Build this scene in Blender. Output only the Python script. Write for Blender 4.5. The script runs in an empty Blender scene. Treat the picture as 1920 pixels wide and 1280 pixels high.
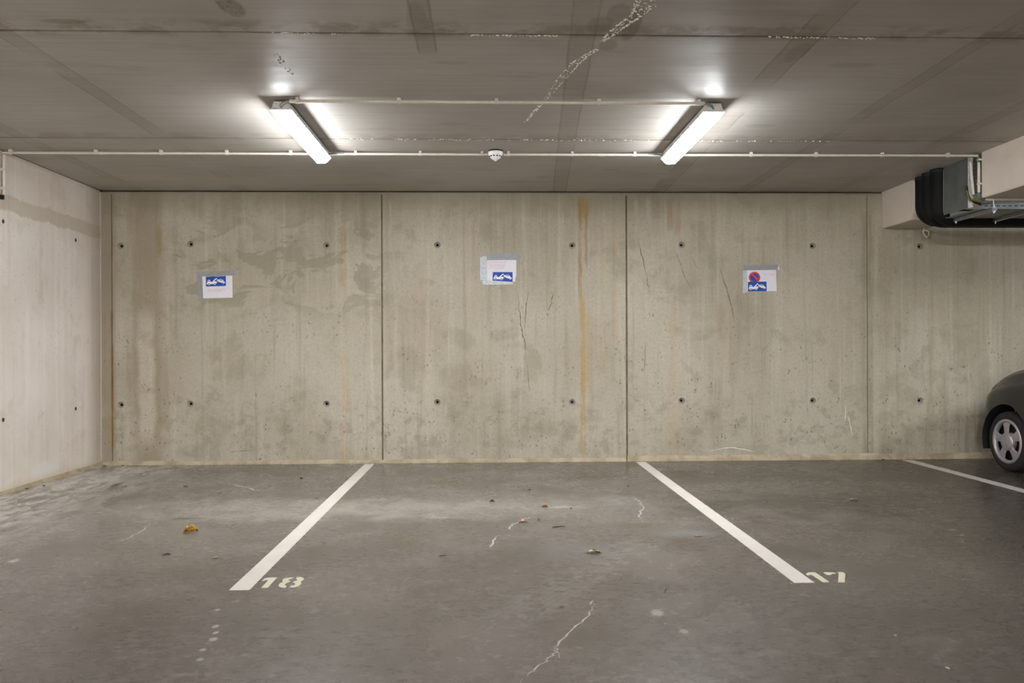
import bpy, bmesh, math, random
from mathutils import Matrix, Vector
random.seed(7)
sc = bpy.context.scene
COL = sc.collection

# ------------------------------------------------------------------ camera, world, exposure
F, YAW, ROLL, SH, HC = 1500.0, 0.0298, -0.0036, 14.76, 1.0823   # focal length in px of a 1920 frame
D, XL, H = 7.68, -3.665, 2.6                                     # back wall, left wall, ceiling
XB, ZB = 3.842, 2.245                                            # beam face and underside
XR, YF = 12.0, -8.0                                              # far right wall, wall behind the camera
cy, sy = math.cos(YAW), math.sin(YAW)
cr, sr = math.cos(ROLL), math.sin(ROLL)
fw = Vector((sy, cy, 0)); r0 = Vector((cy, -sy, 0)); u0 = Vector((0, 0, 1))
RT = cr*r0 + sr*u0; UP = -sr*r0 + cr*u0
cam = bpy.data.cameras.new('camera'); camo = bpy.data.objects.new('camera', cam); COL.objects.link(camo)
m4 = Matrix.Identity(4)
for i in range(3):
    m4[i][0] = RT[i]; m4[i][1] = UP[i]; m4[i][2] = -fw[i]
m4[2][3] = HC
camo.matrix_world = m4
cam.sensor_width = 36; cam.lens = F/1920*36; cam.shift_y = SH/1920; cam.clip_start = 0.05
sc.camera = camo
w = bpy.data.worlds.new('world'); sc.world = w; w.use_nodes = True
w.node_tree.nodes['Background'].inputs[0].default_value = (0.9, 0.95, 1, 1)
w.node_tree.nodes['Background'].inputs[1].default_value = 0.0
sc.view_settings.view_transform = 'Standard'; sc.view_settings.look = 'None'
sc.view_settings.gamma = 1; sc.view_settings.use_curve_mapping = False
sc.view_settings.exposure = 0.27
LAMP = 125.0                                  # strength of the two diffusers in view
FILL = 1150.0                                # strength of the unseen lamps added behind the viewer for fill
SIDE = 170.0                                 # strength of the lamps beyond the beam
LAMP_COL = (0.955, 0.99, 1.02)
UNSEEN_COL = (0.965, 0.99, 1.01)
sc.cycles.max_bounces = 6; sc.cycles.diffuse_bounces = 4; sc.cycles.glossy_bounces = 3; sc.cycles.adaptive_threshold = 0.03

# photo pixel -> point on a real plane (axis = value)
def on(axis, val, px, py):
    d = (px-960)/F*RT - (py-640-SH)/F*UP + fw
    o = Vector((0, 0, HC)); t = (val-o[axis])/d[axis]
    return o + t*d
def wp(px, py): p = on(1, D, px, py); return (p.x, p.z)
def fp(px, py): p = on(2, 0, px, py); return (p.x, p.y)
def cp(px, py): p = on(2, H, px, py); return (p.x, p.y)
def lp(px, py): p = on(0, XL, px, py); return (p.y, p.z)

# ------------------------------------------------------------------ mesh helpers
class MB:
    def __init__(s): s.v = []; s.f = []; s.mi = []; s.sm = []
    def add(s, vs, fs, mi=0, smooth=False):
        b = len(s.v); s.v += [tuple(v) for v in vs]
        for f in fs: s.f.append([b+i for i in f]); s.mi.append(mi); s.sm.append(smooth)
        return s
    def box(s, x0, y0, z0, x1, y1, z1, mi=0, bev=0):
        if bev:
            bm = bmesh.new(); bmesh.ops.create_cube(bm, size=1)
            for v in bm.verts:
                v.co = Vector((x0+(v.co.x+.5)*(x1-x0), y0+(v.co.y+.5)*(y1-y0), z0+(v.co.z+.5)*(z1-z0)))
            bmesh.ops.bevel(bm, geom=bm.edges[:], offset=bev, segments=2, affect='EDGES')
            bm.verts.index_update()
            s.add([v.co for v in bm.verts], [[v.index for v in f.verts] for f in bm.faces], mi); bm.free(); return s
        v = [(x0,y0,z0),(x1,y0,z0),(x1,y1,z0),(x0,y1,z0),(x0,y0,z1),(x1,y0,z1),(x1,y1,z1),(x0,y1,z1)]
        return s.add(v, [(0,3,2,1),(4,5,6,7),(0,1,5,4),(1,2,6,5),(2,3,7,6),(3,0,4,7)], mi)
    def tube(s, pts, r, n=10, mi=0, cap=True, radii=None):
        pts = [Vector(p) for p in pts]; rings = []; prev = None
        for i, p in enumerate(pts):
            t = (pts[min(i+1, len(pts)-1)] - pts[max(i-1, 0)]).normalized()
            if prev is None:
                a = Vector((0,0,1)) if abs(t.z) < .9 else Vector((1,0,0))
                nrm = t.cross(a).normalized()
            else:
                nrm = (prev - t*prev.dot(t)).normalized()
            prev = nrm; bi = t.cross(nrm); rr = radii[i] if radii else r
            rings.append([p + rr*(math.cos(2*math.pi*k/n)*nrm + math.sin(2*math.pi*k/n)*bi) for k in range(n)])
        vs = [v for rg in rings for v in rg]; fs = []
        for i in range(len(rings)-1):
            for k in range(n):
                fs.append((i*n+k, i*n+(k+1) % n, (i+1)*n+(k+1) % n, (i+1)*n+k))
        s.add(vs, fs, mi, True)
        if cap:
            s.add(rings[0], [tuple(range(n))[::-1]], mi); s.add(rings[-1], [tuple(range(n))], mi)
        return s
    def lathe(s, prof, M=None, n=32, mi=0, smooth=True):      # prof: (r, h) about local z
        M = M or Matrix.Identity(4); vs = []; fs = []
        for r, h in prof:
            for k in range(n):
                a = 2*math.pi*k/n; vs.append(M @ Vector((r*math.cos(a), r*math.sin(a), h)))
        for i in range(len(prof)-1):
            for k in range(n): fs.append((i*n+k, i*n+(k+1) % n, (i+1)*n+(k+1) % n, (i+1)*n+k))
        return s.add(vs, fs, mi, smooth)
    def prism(s, poly, fn, d0, d1, mi=0):                     # polygon (a,b) swept from depth d0 to d1; fn(a,b,d)->xyz
        n = len(poly); vs = [fn(a, b, d0) for a, b in poly] + [fn(a, b, d1) for a, b in poly]
        fs = [tuple(range(n))[::-1], tuple(range(n, 2*n))] + [(k, (k+1) % n, n+(k+1) % n, n+k) for k in range(n)]
        return s.add(vs, fs, mi)

def obj(name, mb, mat, parent=None, loc=None):
    me = bpy.data.meshes.new(name); me.from_pydata(mb.v, [], mb.f)
    for mm in (mat if isinstance(mat, (list, tuple)) else [mat]): me.materials.append(mm)
    for p, mi, sm in zip(me.polygons, mb.mi, mb.sm): p.material_index = mi; p.use_smooth = sm
    bm = bmesh.new(); bm.from_mesh(me); bmesh.ops.recalc_face_normals(bm, faces=bm.faces); bm.to_mesh(me); bm.free()
    o = bpy.data.objects.new(name, me); COL.objects.link(o)
    if parent: o.parent = parent
    if loc: o.location = loc
    return o
def tag(o, label=None, cat=None, group=None, kind=None):
    if label: o['label'] = label
    if cat: o['category'] = cat
    if group: o['group'] = group
    if kind: o['kind'] = kind
    return o
def thing(name, label, cat, loc=(0,0,0), group=None):
    o = bpy.data.objects.new(name, None); COL.objects.link(o); o.location = loc; o.empty_display_size = .05
    return tag(o, label, cat, group)
def dup(o, parent=None):
    c = o.copy(); COL.objects.link(c)
    if parent: c.parent = parent
    for ch in o.children: dup(ch, c)
    return c

# ------------------------------------------------------------------ material helpers
def lin(r, g, b):
    f = lambda c: (c/255/12.92 if c/255 <= .04045 else ((c/255+.055)/1.055)**2.4)
    return (f(r), f(g), f(b), 1)
class NT:
    def __init__(s, name):
        s.m = bpy.data.materials.new(name); s.m.use_nodes = True
        s.t = s.m.node_tree; s.b = s.t.nodes['Principled BSDF']
    def nd(s, t): return s.t.nodes.new(t)
    def st(s, sock, v):
        if isinstance(v, bpy.types.NodeSocket): s.t.links.new(v, sock)
        else:
            if isinstance(v, (tuple, list)) and len(v) == 3 and sock.type == 'RGBA': v = (*v, 1)
            sock.default_value = v
    def ma(s, op, a, b=0.0, c=None, cl=False):
        n = s.nd('ShaderNodeMath'); n.operation = op; n.use_clamp = cl
        s.st(n.inputs[0], a); s.st(n.inputs[1], b)
        if c is not None: s.st(n.inputs[2], c)
        return n.outputs[0]
    def pos(s): return s.nd('ShaderNodeNewGeometry').outputs['Position']
    def xyz(s, v):
        n = s.nd('ShaderNodeSeparateXYZ'); s.st(n.inputs[0], v); return n.outputs
    def vec(s, x, y, z):
        n = s.nd('ShaderNodeCombineXYZ')
        for i, v in enumerate((x, y, z)): s.st(n.inputs[i], v)
        return n.outputs[0]
    def scl(s, v, k):
        n = s.nd('ShaderNodeVectorMath'); n.operation = 'MULTIPLY'; s.st(n.inputs[0], v); n.inputs[1].default_value = k
        return n.outputs[0]
    def noise(s, v, sc_=1.0, det=3.0, ro=.5, dist=0.0):
        n = s.nd('ShaderNodeTexNoise'); s.st(n.inputs['Vector'], v)
        n.inputs['Scale'].default_value = sc_; n.inputs['Detail'].default_value = det
        n.inputs['Roughness'].default_value = ro; n.inputs['Distortion'].default_value = dist
        return n.outputs[0]
    def vor(s, v, sc_, rnd=1.0, out='Distance'):
        n = s.nd('ShaderNodeTexVoronoi'); s.st(n.inputs['Vector'], v); n.inputs['Scale'].default_value = sc_
        n.inputs['Randomness'].default_value = rnd; return n.outputs[out]
    def mr(s, v, a, b, c=0.0, d=1.0):
        n = s.nd('ShaderNodeMapRange'); n.interpolation_type = 'SMOOTHSTEP'; s.st(n.inputs[0], v)
        for i, q in zip((1, 2, 3, 4), (a, b, c, d)): s.st(n.inputs[i], q)
        return n.outputs[0]
    def mix(s, f, a, b, mode='MIX'):
        n = s.nd('ShaderNodeMix'); n.data_type = 'RGBA'; n.blend_type = mode
        s.st(n.inputs[0], f); s.st(n.inputs[6], a); s.st(n.inputs[7], b); return n.outputs[2]
    def mul(s, *a):
        r = a[0]
        for q in a[1:]: r = s.ma('MULTIPLY', r, q)
        return r
    def bump(s, h, st, dist=.01):
        n = s.nd('ShaderNodeBump'); s.st(n.inputs['Height'], h); n.inputs['Strength'].default_value = st
        n.inputs['Distance'].default_value = dist; s.t.links.new(n.outputs[0], s.b.inputs['Normal'])
    def band(s, u, u0, w0, soft=.5):          # 1 inside |u-u0|<w0
        d = s.ma('ABSOLUTE', s.ma('SUBTRACT', u, u0)); return s.mr(d, w0*(1-soft), w0*(1+soft), 1.0, 0.0)
    def rng(s, v, a, b, soft=.1):
        return s.mul(s.mr(v, a-soft, a+soft), s.mr(v, b-soft, b+soft, 1.0, 0.0))
    def blob(s, x, y, cx, cy_, rx, ry, nz, k=1.2, inner=.45):
        dx = s.ma('MULTIPLY', s.ma('SUBTRACT', x, cx), 1/rx); dy = s.ma('MULTIPLY', s.ma('SUBTRACT', y, cy_), 1/ry)
        d = s.ma('SQRT', s.ma('ADD', s.mul(dx, dx), s.mul(dy, dy)))
        d = s.ma('ADD', d, s.ma('MULTIPLY', s.ma('SUBTRACT', nz, .5), k))
        return s.mr(d, inner, 1.0, 1.0, 0.0)
    def out(s, col=None, rough=None, spec=None, metal=None):
        if col is not None: s.st(s.b.inputs['Base Color'], col)
        if rough is not None: s.st(s.b.inputs['Roughness'], rough)
        if spec is not None: s.st(s.b.inputs['Specular IOR Level'], spec)
        if metal is not None: s.st(s.b.inputs['Metallic'], metal)
        return s.m
def plain(name, col, rough=.5, metal=0.0, spec=.5, var=.12, scale=30):
    n = NT(name); p = n.nd('ShaderNodeTexCoord').outputs['Object']
    z = n.noise(p, scale, 3)
    dark = tuple(c*(1-var) for c in col[:3]); lite = tuple(min(1, c*(1+var)) for c in col[:3])
    c = n.mix(n.mr(z, .3, .7), dark, lite)
    return n.out(c, n.ma('ADD', rough-.04, n.ma('MULTIPLY', z, .08)), spec, metal)

# --- cast concrete of the back wall
def mat_back():
    n = NT('cast_concrete'); p = n.pos(); x, y, z = n.xyz(p)
    big = n.noise(p, .9, 4, .55); mid = n.noise(p, 3.2, 5, .6, .4); fine = n.noise(p, 38, 3, .6)
    strk = n.noise(n.vec(n.ma('MULTIPLY', x, 16), y, n.ma('MULTIPLY', z, .55)), 1.0, 4, .6)
    c = n.mix(n.mr(big, .32, .68), lin(168, 159, 141), lin(186, 178, 162))
    c = n.mix(n.mul(n.mr(mid, .50, .66), .5), c, lin(150, 142, 122))
    c = n.mix(n.mul(n.mr(strk, .52, .72), .42), c, lin(200, 193, 178))
    c = n.mix(n.mul(n.mr(strk, .28, .46, 1.0, 0.0), .40), c, lin(140, 131, 112))
    # grey-green hard-edged laitance patches, upper left bay
    pt = n.mr(n.noise(n.vec(x, y, n.ma('MULTIPLY', z, 1.5)), 2.6, 6, .62, .7), .515, .545)
    area = n.mul(n.rng(x, -2.95, -1.0, .25), n.rng(z, 1.45, 2.32, .18))
    c = n.mix(n.mul(pt, area, .52), c, lin(136, 130, 110))
    # darker mottling low on the wall
    low = n.mul(n.mr(n.noise(p, 8.5, 6, .68), .48, .66), n.rng(z, .05, .62, .25))
    c = n.mix(n.mul(low, .48), c, lin(134, 128, 110))
    # damp brown bands by the left corner
    wob = n.ma('MULTIPLY', n.ma('SUBTRACT', n.noise(n.vec(0.0, 0.0, z), 3.0, 3), .5), .10)
    xw = n.ma('ADD', x, wob)
    c = n.mix(n.mul(n.band(xw, -3.22, .13, .5), .55), c, lin(140, 124, 100))
    c = n.mix(n.mul(n.band(xw, -3.60, .07, .6), .55), c, lin(136, 122, 100))
    c = n.mix(n.mul(n.band(xw, -3.235, .075, .45), n.rng(z, .22, 1.42, .18), n.mr(mid, .25, .55), .75), c, lin(196, 188, 173))
    c = n.mix(n.mul(n.mr(z, 2.30, 2.58), .55), c, lin(128, 120, 100))  # wall top painted darker for the light falling off near the ceiling
    # rust and ochre runs
    w2 = n.ma('MULTIPLY', n.ma('SUBTRACT', n.noise(n.vec(0.0, 3.0, z), 9.0, 3), .5), .03)
    xr = n.ma('ADD', x, w2)
    gate = n.mr(n.noise(n.vec(n.ma('MULTIPLY', x, 30), 0.0, n.ma('MULTIPLY', z, 3)), 1.0, 3), .30, .56)
    for (px, wd, y0, y1, am, col) in (
            (210, .016, 585, 770, .85, (146, 112, 62)), (209, .026, 780, 842, .85, (150, 124, 74)),
            (1087, .016, 372, 560, .80, (160, 126, 66)), (1095, .050, 372, 412, .65, (150, 124, 60)), (1099, .012, 400, 500, .6, (150, 118, 66)),
            (1092, .022, 560, 850, .75, (178, 148, 92)), (1098, .040, 590, 740, .42, (182, 152, 98)),
            (642, .030, 425, 545, .42, (172, 138, 86)), (648, .036, 670, 770, .36, (178, 150, 100)), (646, .02, 790, 870, .3, (170, 144, 96)),
            (1150, .03, 400, 640, .3, (176, 148, 106)), (1256, .03, 372, 430, .5, (158, 122, 80)), (1270, .03, 372, 440, .42, (160, 128, 88)),
            (1130, .02, 420, 700, .28, (172, 146, 100)), (1260, .035, 560, 860, .24, (176, 150, 106)), (1352, .05, 570, 640, .3, (150, 126, 92)),
            (1374, .05, 560, 720, .22, (158, 142, 108)), (1468, .03, 640, 720, .22, (170, 150, 112)), (790, .03, 490, 760, .2, (180, 156, 120)),
            (299, .03, 425, 480, .5, (146, 126, 78)), (890, .02, 380, 600, .18, (176, 158, 124)), (1745, .03, 560, 760, .25, (150, 138, 110)),
            (1656, .05, 430, 860, .2, (150, 140, 116)), (1626, .05, 400, 860, .42, (128, 120, 100)), (1641, .02, 620, 860, .4, (190, 182, 166)),
            (1193, .02, 374, 450, .4, (196, 190, 176)), (1216, .02, 372, 420, .4, (200, 194, 182)), (731, .016, 380, 470, .4, (192, 184, 170))):
        X, za = wp(px, y0); _, zb_ = wp(px, y1)
        c = n.mix(n.mul(n.band(xr, X, wd, .55), n.rng(z, zb_, za, .05), gate, am), c, lin(*col))
    # bug holes and slots
    wv = n.nd('ShaderNodeVectorMath'); wv.operation = 'ADD'
    nn = n.nd('ShaderNodeTexNoise'); n.st(nn.inputs['Vector'], p); nn.inputs['Scale'].default_value = 12
    n.st(wv.inputs[0], p); n.st(wv.inputs[1], n.scl(nn.outputs['Color'], (.10, .10, .10)))
    v1 = n.vor(n.scl(wv.outputs[0], (1.25, 1.0, .8)), 23); v2 = n.vor(n.scl(p, (1.0, 1.0, .75)), 50)
    dens = n.noise(p, 1.7, 3)
    pit1 = n.mul(n.mr(v1, n.mr(dens, .34, .60, .05, .15), n.mr(dens, .34, .60, .10, .23), 1.0, 0.0), n.mr(n.noise(p, 6, 2), .42, .54), n.mr(z, 1.9, .9, .4, 1.0))
    pit2 = n.mul(n.mr(v2, .08, .19, 1.0, 0.0), n.mr(n.noise(p, 3.1, 3), .36, .52))
    pit = n.ma('MAXIMUM', pit1, n.ma('MULTIPLY', pit2, .7))
    c = n.mix(n.mul(pit, .64), c, lin(90, 83, 68))
    c = n.mix(n.mul(n.mr(fine, .3, .7), .22), c, lin(140, 132, 116))
    n.bump(n.ma('ADD', n.ma('SUBTRACT', n.ma('MULTIPLY', mid, .35), n.ma('MULTIPLY', pit, .5)), n.ma('MULTIPLY', fine, .12)), .35, .012)
    return n.out(c, .78, .3)
# --- pinkish concrete of the left wall and beams
def mat_left():
    n = NT('pale_concrete'); p = n.pos(); x, y, z = n.xyz(p)
    big = n.noise(p, 1.1, 4, .55); mid = n.noise(p, 4, 5, .6, .4); fine = n.noise(p, 40, 3)
    strk = n.noise(n.vec(x, n.ma('MULTIPLY', y, 14), n.ma('MULTIPLY', z, .5)), 1.0, 4, .6)
    c = n.mix(n.mr(big, .3, .7), lin(216, 205, 194), lin(230, 221, 212))
    c = n.mix(n.mul(n.mr(mid, .52, .68), .35), c, lin(194, 182, 166))
    c = n.mix(n.mul(n.mr(strk, .52, .7), .4), c, lin(238, 230, 220))
    c = n.mix(n.mul(n.mr(strk, .3, .46, 1.0, 0.0), .3), c, lin(196, 184, 168))
    e = n.ma('ADD', z, n.ma('MULTIPLY', n.ma('SUBTRACT', n.noise(n.scl(p, (0, 1, .2)), 4, 4, .6), .5), .09))
    e = n.ma('ADD', e, n.ma('MULTIPLY', n.ma('SUBTRACT', n.noise(n.scl(p, (0, 1, 0)), 22, 2), .5), .03))
    onw = n.mr(x, XL+.3, XL+.5, 1.0, 0.0)
    c = n.mix(n.mul(n.mr(e, 2.245, 2.265), onw, .25), c, lin(202, 187, 168))
    c = n.mix(n.mul(n.rng(e, 2.145, 2.265, .012), onw, .6), c, lin(182, 170, 148))
    c = n.mix(n.mul(n.band(e, 2.215, .007, .5), onw, .4), c, lin(200, 190, 174))
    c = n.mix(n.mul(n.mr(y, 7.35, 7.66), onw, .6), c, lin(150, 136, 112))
    nz = n.noise(p, 7, 4, .6)
    a, b = lp(88, 878)
    c = n.mix(n.mul(n.blob(y, z, a, b, .22, .10, nz, 1.3), onw, .8), c, lin(222, 219, 216))
    c = n.mix(n.mul(n.mr(e, .10, .0), onw, .6), c, lin(206, 184, 150))
    v2 = n.vor(n.scl(p, (1.0, 1.0, .75)), 32)
    pit = n.mul(n.mr(v2, .06, .17, 1.0, 0.0), n.mr(n.noise(p, 3.1, 3), .40, .55))
    c = n.mix(n.mul(pit, .6), c, lin(110, 98, 84))
    n.bump(n.ma('ADD', n.ma('MULTIPLY', mid, .3), n.ma('SUBTRACT', n.ma('MULTIPLY', fine, .1), n.ma('MULTIPLY', pit, .4))), .3, .012)
    return n.out(c, .75, .3)
# --- smooth precast ceiling
def mat_ceiling():
    n = NT('precast_ceiling'); p = n.pos(); x, y, z = n.xyz(p)
    big = n.noise(p, 1.0, 4, .5); mid = n.noise(n.scl(p, (.6, 2.2, 1)), 2.2, 5, .6); fine = n.noise(p, 60, 3)
    grain = n.noise(n.scl(p, (1.0, 26, 1)), 1.2, 4, .6)
    c = n.mix(n.mr(big, .3, .7), lin(170, 164, 156), lin(184, 179, 172))
    c = n.mix(n.mul(n.mr(grain, .4, .7), .30), c, lin(154, 148, 139))
    c = n.mix(n.mul(n.mr(mid, .56, .68), .22), c, lin(134, 124, 109))
    wob = n.ma('MULTIPLY', n.ma('SUBTRACT', n.noise(n.scl(p, (.3, 1, 1)), 2.5, 3), .5), .03)
    xw = n.ma('ADD', x, wob)
    g = n.noise(n.scl(p, (1, .8, 1)), 2.0, 4, .6)
    strips = ((-3.30, 0.0, .05, .2, 0, 9), (-2.30, 0.0, .05, .25, 0, 9), (-.30, .0, .045, .30, 0, 4.1),
              (.47, .06, .060, .24, 0, 9), (1.57, .02, .065, .26, 0, 9), (2.45, .0, .045, .22, 0, 9), (3.35, 0.0, .05, .2, 0, 9))
    for X, sl, wd, am, y0, y1 in strips:
        xs = n.ma('ADD', xw, n.ma('MULTIPLY', n.ma('SUBTRACT', y, 4.0), -sl))
        ins = n.mul(n.band(xs, X, wd, .18), n.mr(g, .30, .56), n.rng(y, y0-3, y1, .05))
        c = n.mix(n.mul(ins, am), c, lin(120, 108, 88))
        for s_ in (-1, 1):
            c = n.mix(n.mul(n.band(xs, X+s_*wd, .006, .6), n.mr(g, .36, .5), n.rng(y, y0-3, y1, .05), am*1.1), c, lin(92, 82, 66))
    # damp halos along the first joint, darker stains where strips cross it
    nz = n.noise(p, 6, 5, .65)
    for yy, am in ((3.858, .55), (5.786, .28)):
        c = n.mix(n.mul(n.band(y, yy-.05, .085, .7), n.mr(nz, .42, .60), am), c, lin(122, 104, 76))
        c = n.mix(n.mul(n.band(y, yy, .010, .8), .5), c, lin(80, 70, 54))
    for px, py, rx, ry, am in ((1125, 47, .07, .11, .34), (1140, 85, .05, .08, .3), (1160, 25, .06, .12, .3), (785, 45, .06, .25, .2), (1495, 98, .06, .16, .22),
                               (1600, 123, .15, .05, .2), (840, 117, .12, .03, .15), (850, 232, .11, .05, .18), (1425, 236, .12, .05, .2), (1145, 318, .10, .012, .6),
                               (1018, 332, .08, .012, .5), (1185, 48, .05, .2, .5), (435, 15, .06, .12, .4), (120, 40, .12, .03, .35)):
        a, b = cp(px, py)
        c = n.mix(n.mul(n.blob(x, y, a, b, rx, ry, nz, .6, .75), am), c, lin(104, 91, 70))
    n.bump(n.ma('ADD', n.ma('MULTIPLY', grain, .3), n.ma('MULTIPLY', fine, .05)), .08, .01)
    ro = n.mr(n.noise(n.scl(p, (1, 5, 1)), 1.3, 4), .3, .7, .42, .54)
    return n.out(c, ro, .2)
# --- power-floated floor
def mat_floor():
    n = NT('power_floated_floor'); p = n.pos(); x, y, z = n.xyz(p)
    big = n.noise(p, .55, 4, .5, .3); mid = n.noise(p, 1.9, 6, .62, .6); fine = n.noise(n.scl(p, (.75, 1.1, 1)), 17, 6, .68, .3); tiny = n.noise(n.scl(p, (.8, 1, 1)), 75, 4, .7)
    c = n.mix(n.mr(big, .34, .66), lin(102, 95, 89), lin(121, 114, 107))
    c = n.mix(n.mul(n.mr(mid, .50, .68), .55), c, lin(92, 85, 74))
    c = n.mix(n.mul(n.mr(mid, .34, .48, 1.0, 0.0), .45), c, lin(132, 125, 118))
    zone2 = n.mr(n.noise(n.vec(y, x, 3.0), 1.1, 3), .36, .62, .25, 1.0)
    c = n.mix(n.mul(n.mr(fine, .50, .70), zone2, .36), c, lin(150, 144, 139))
    c = n.mix(n.mul(n.mr(fine, .22, .46, 1.0, 0.0), .16), c, lin(92, 85, 78))
    scuff = n.noise(n.scl(p, (5, 9, 1)), 2.6, 6, .72, .5)
    zone = n.mr(n.noise(n.scl(p, (1, .8, 1)), 1.3, 3), .36, .62, .25, 1.0)
    c = n.mix(n.mul(n.mr(scuff, .55, .68), zone, .40), c, lin(170, 165, 161))
    c = n.mix(n.mul(n.mr(tiny, .50, .72), .34), c, lin(160, 154, 147))
    c = n.mix(n.mul(n.mr(tiny, .28, .46, 1.0, 0.0), .26), c, lin(84, 77, 69))
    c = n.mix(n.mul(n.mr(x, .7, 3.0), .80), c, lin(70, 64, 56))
    nz = n.noise(p, 3.2, 5, .62, .5); nz2 = n.noise(p, 10, 5, .65)
    A = lambda px, py: fp(px, py)
    # pale band across the bays, lighter and darker patches
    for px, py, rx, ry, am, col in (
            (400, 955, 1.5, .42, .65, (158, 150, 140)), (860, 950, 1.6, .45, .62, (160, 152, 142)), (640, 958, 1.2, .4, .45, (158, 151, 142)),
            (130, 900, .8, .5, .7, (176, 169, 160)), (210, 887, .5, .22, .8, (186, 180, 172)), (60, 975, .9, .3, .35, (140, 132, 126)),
            (233, 908, .28, .16, .85, (80, 71, 60)), (830, 900, .45, .28, .6, (98, 89, 70)), (1110, 895, .6, .35, .65, (94, 85, 68)),
            (770, 1010, .35, .3, .5, (104, 95, 78)), (1215, 1010, .28, .18, .6, (96, 87, 70)), (1190, 985, .3, .1, .5, (96, 87, 70)),
            (400, 1060, .4, .25, .3, (100, 92, 80)), (540, 890, .4, .2, .5, (92, 84, 70)), (345, 972, .14, .05, .6, (84, 76, 64)),
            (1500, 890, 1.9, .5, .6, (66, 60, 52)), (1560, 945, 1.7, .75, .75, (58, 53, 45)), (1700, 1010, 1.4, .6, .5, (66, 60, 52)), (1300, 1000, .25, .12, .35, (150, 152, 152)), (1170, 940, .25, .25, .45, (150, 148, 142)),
            (1060, 950, .16, .05, .7, (180, 176, 168)), (838, 970, .14, .05, .6, (176, 172, 166)), (1090, 1030, .5, .25, .3, (140, 140, 138))):
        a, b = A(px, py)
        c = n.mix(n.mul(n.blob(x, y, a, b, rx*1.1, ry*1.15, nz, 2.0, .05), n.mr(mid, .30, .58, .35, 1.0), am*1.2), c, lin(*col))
    # chalky smear along the left wall
    d = n.ma('SUBTRACT', x, XL)
    c = n.mix(n.mul(n.mr(d, .25, 1.3, 1.0, 0.0), n.mr(n.noise(n.scl(p, (5, 1.6, 1)), 1.9, 6, .68, .8), .42, .58), .85), c, lin(204, 199, 192))
    # curved tyre scuff
    a, b = A(1165, 1040)
    tr = n.ma('ADD', n.ma('SUBTRACT', x, a), n.ma('MULTIPLY', n.ma('SUBTRACT', y, b), -.62))
    rib = n.mr(n.ma('SINE', n.ma('MULTIPLY', tr, 170)), -.2, .8)
    c = n.mix(n.mul(n.band(tr, 0.0, .13, .4), n.rng(y, 3.2, 4.7, .4), n.mr(fine, .35, .6), n.ma('ADD', .25, n.ma('MULTIPLY', rib, .35))), c, lin(152, 147, 142))
    # paint drips, lower left
    for px, py, r in ((404, 1174, .014), (404, 1186, .014), (400, 1198, .018), (408, 1143, .012), (380, 1218, .014), (375, 1236, .014), (1232, 1148, .03), (1282, 1183, .02), (26, 1051, .03)):
        a, b = A(px, py)
        c = n.mix(n.mul(n.blob(x, y, a, b, r*1.1, r*1.6, nz2, .9, .5), .7), c, lin(188, 182, 178))
    ro = n.mr(n.ma('ADD', n.ma('MULTIPLY', mid, .5), n.ma('MULTIPLY', fine, .5)), .36, .62, .25, .30)
    n.bump(n.ma('ADD', n.ma('MULTIPLY', fine, .15), n.ma('MULTIPLY', tiny, .12)), .10, .01)
    return n.out(c, ro, .36)
def mat_mortar():
    n = NT('mortar_fillet'); p = n.pos()
    c = n.mix(n.mr(n.noise(p, 7, 5, .65), .35, .65), lin(156, 141, 116), lin(182, 170, 147))
    n.bump(n.noise(p, 25, 4), .4, .01); return n.out(c, .85, .2)
def mat_paint(name, col, wear=.3):
    n = NT(name); p = n.pos()
    c = n.mix(n.mr(n.noise(p, 5, 4), .35, .7), lin(*col), tuple(q*.93 for q in lin(*col)[:3]))
    chip = n.mul(n.mr(n.noise(p, 34, 4, .7), .66, .72), n.mr(n.noise(p, 3, 2), .48, .60), wear*2)
    c = n.mix(chip, c, lin(130, 122, 112)); return n.out(c, .45, .4)
def emit(name, col, st, base=(.9, .9, .9, 1)):
    n = NT(name); p = n.nd('ShaderNodeTexCoord').outputs['Object']
    n.st(n.b.inputs['Base Color'], base); n.b.inputs['Roughness'].default_value = .4
    k = n.mr(n.noise(p, 2.0, 2), .2, .8, .97, 1.03)
    n.st(n.b.inputs['Emission Color'], (*col, 1)); n.st(n.b.inputs['Emission Strength'], n.ma('MULTIPLY', k, st))
    return n.m

M_back, M_left, M_ceil, M_floor, M_mortar = mat_back(), mat_left(), mat_ceiling(), mat_floor(), mat_mortar()
M_beam = plain('beam_concrete', lin(204, 193, 180), .75, var=.06, scale=3)
M_joint = plain('joint_shadow_concrete', lin(96, 86, 68), .85, var=.3, scale=8)
M_jointf = plain('joint_filler_brown', lin(112, 101, 80), .9, var=.25, scale=9)
M_rustj = plain('joint_filler_rust', lin(120, 100, 66), .9, var=.35, scale=5)
M_cone = plain('tie_cone_mortar', lin(138, 131, 120), .8)
M_conel = plain('tie_hole_shaded_mortar', lin(84, 74, 64), .85)
M_hole = plain('tie_hole_dark', lin(30, 26, 22), .9)
M_line = mat_paint('white_road_paint', (226, 219, 210))
M_num = mat_paint('cream_stencil_paint', (220, 213, 188), .25)
M_lens = emit('lamp_diffuser', LAMP_COL, LAMP)
M_lensside = emit('lamp_diffuser_side', LAMP_COL, LAMP*.5)
M_lens2 = emit('fill_lamp_diffuser', UNSEEN_COL, FILL)
M_lens3 = emit('side_lamp_diffuser', UNSEEN_COL, SIDE)
M_house = plain('lamp_housing_plastic', lin(214, 211, 208), .45)
M_pvc = plain('cream_conduit_plastic', lin(214, 205, 192), .42, var=.05)
M_clip = plain('conduit_clip_plastic', lin(206, 202, 196), .45, var=.05)
M_cablegrey = plain('grey_cable', lin(120, 128, 130), .5)
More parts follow.
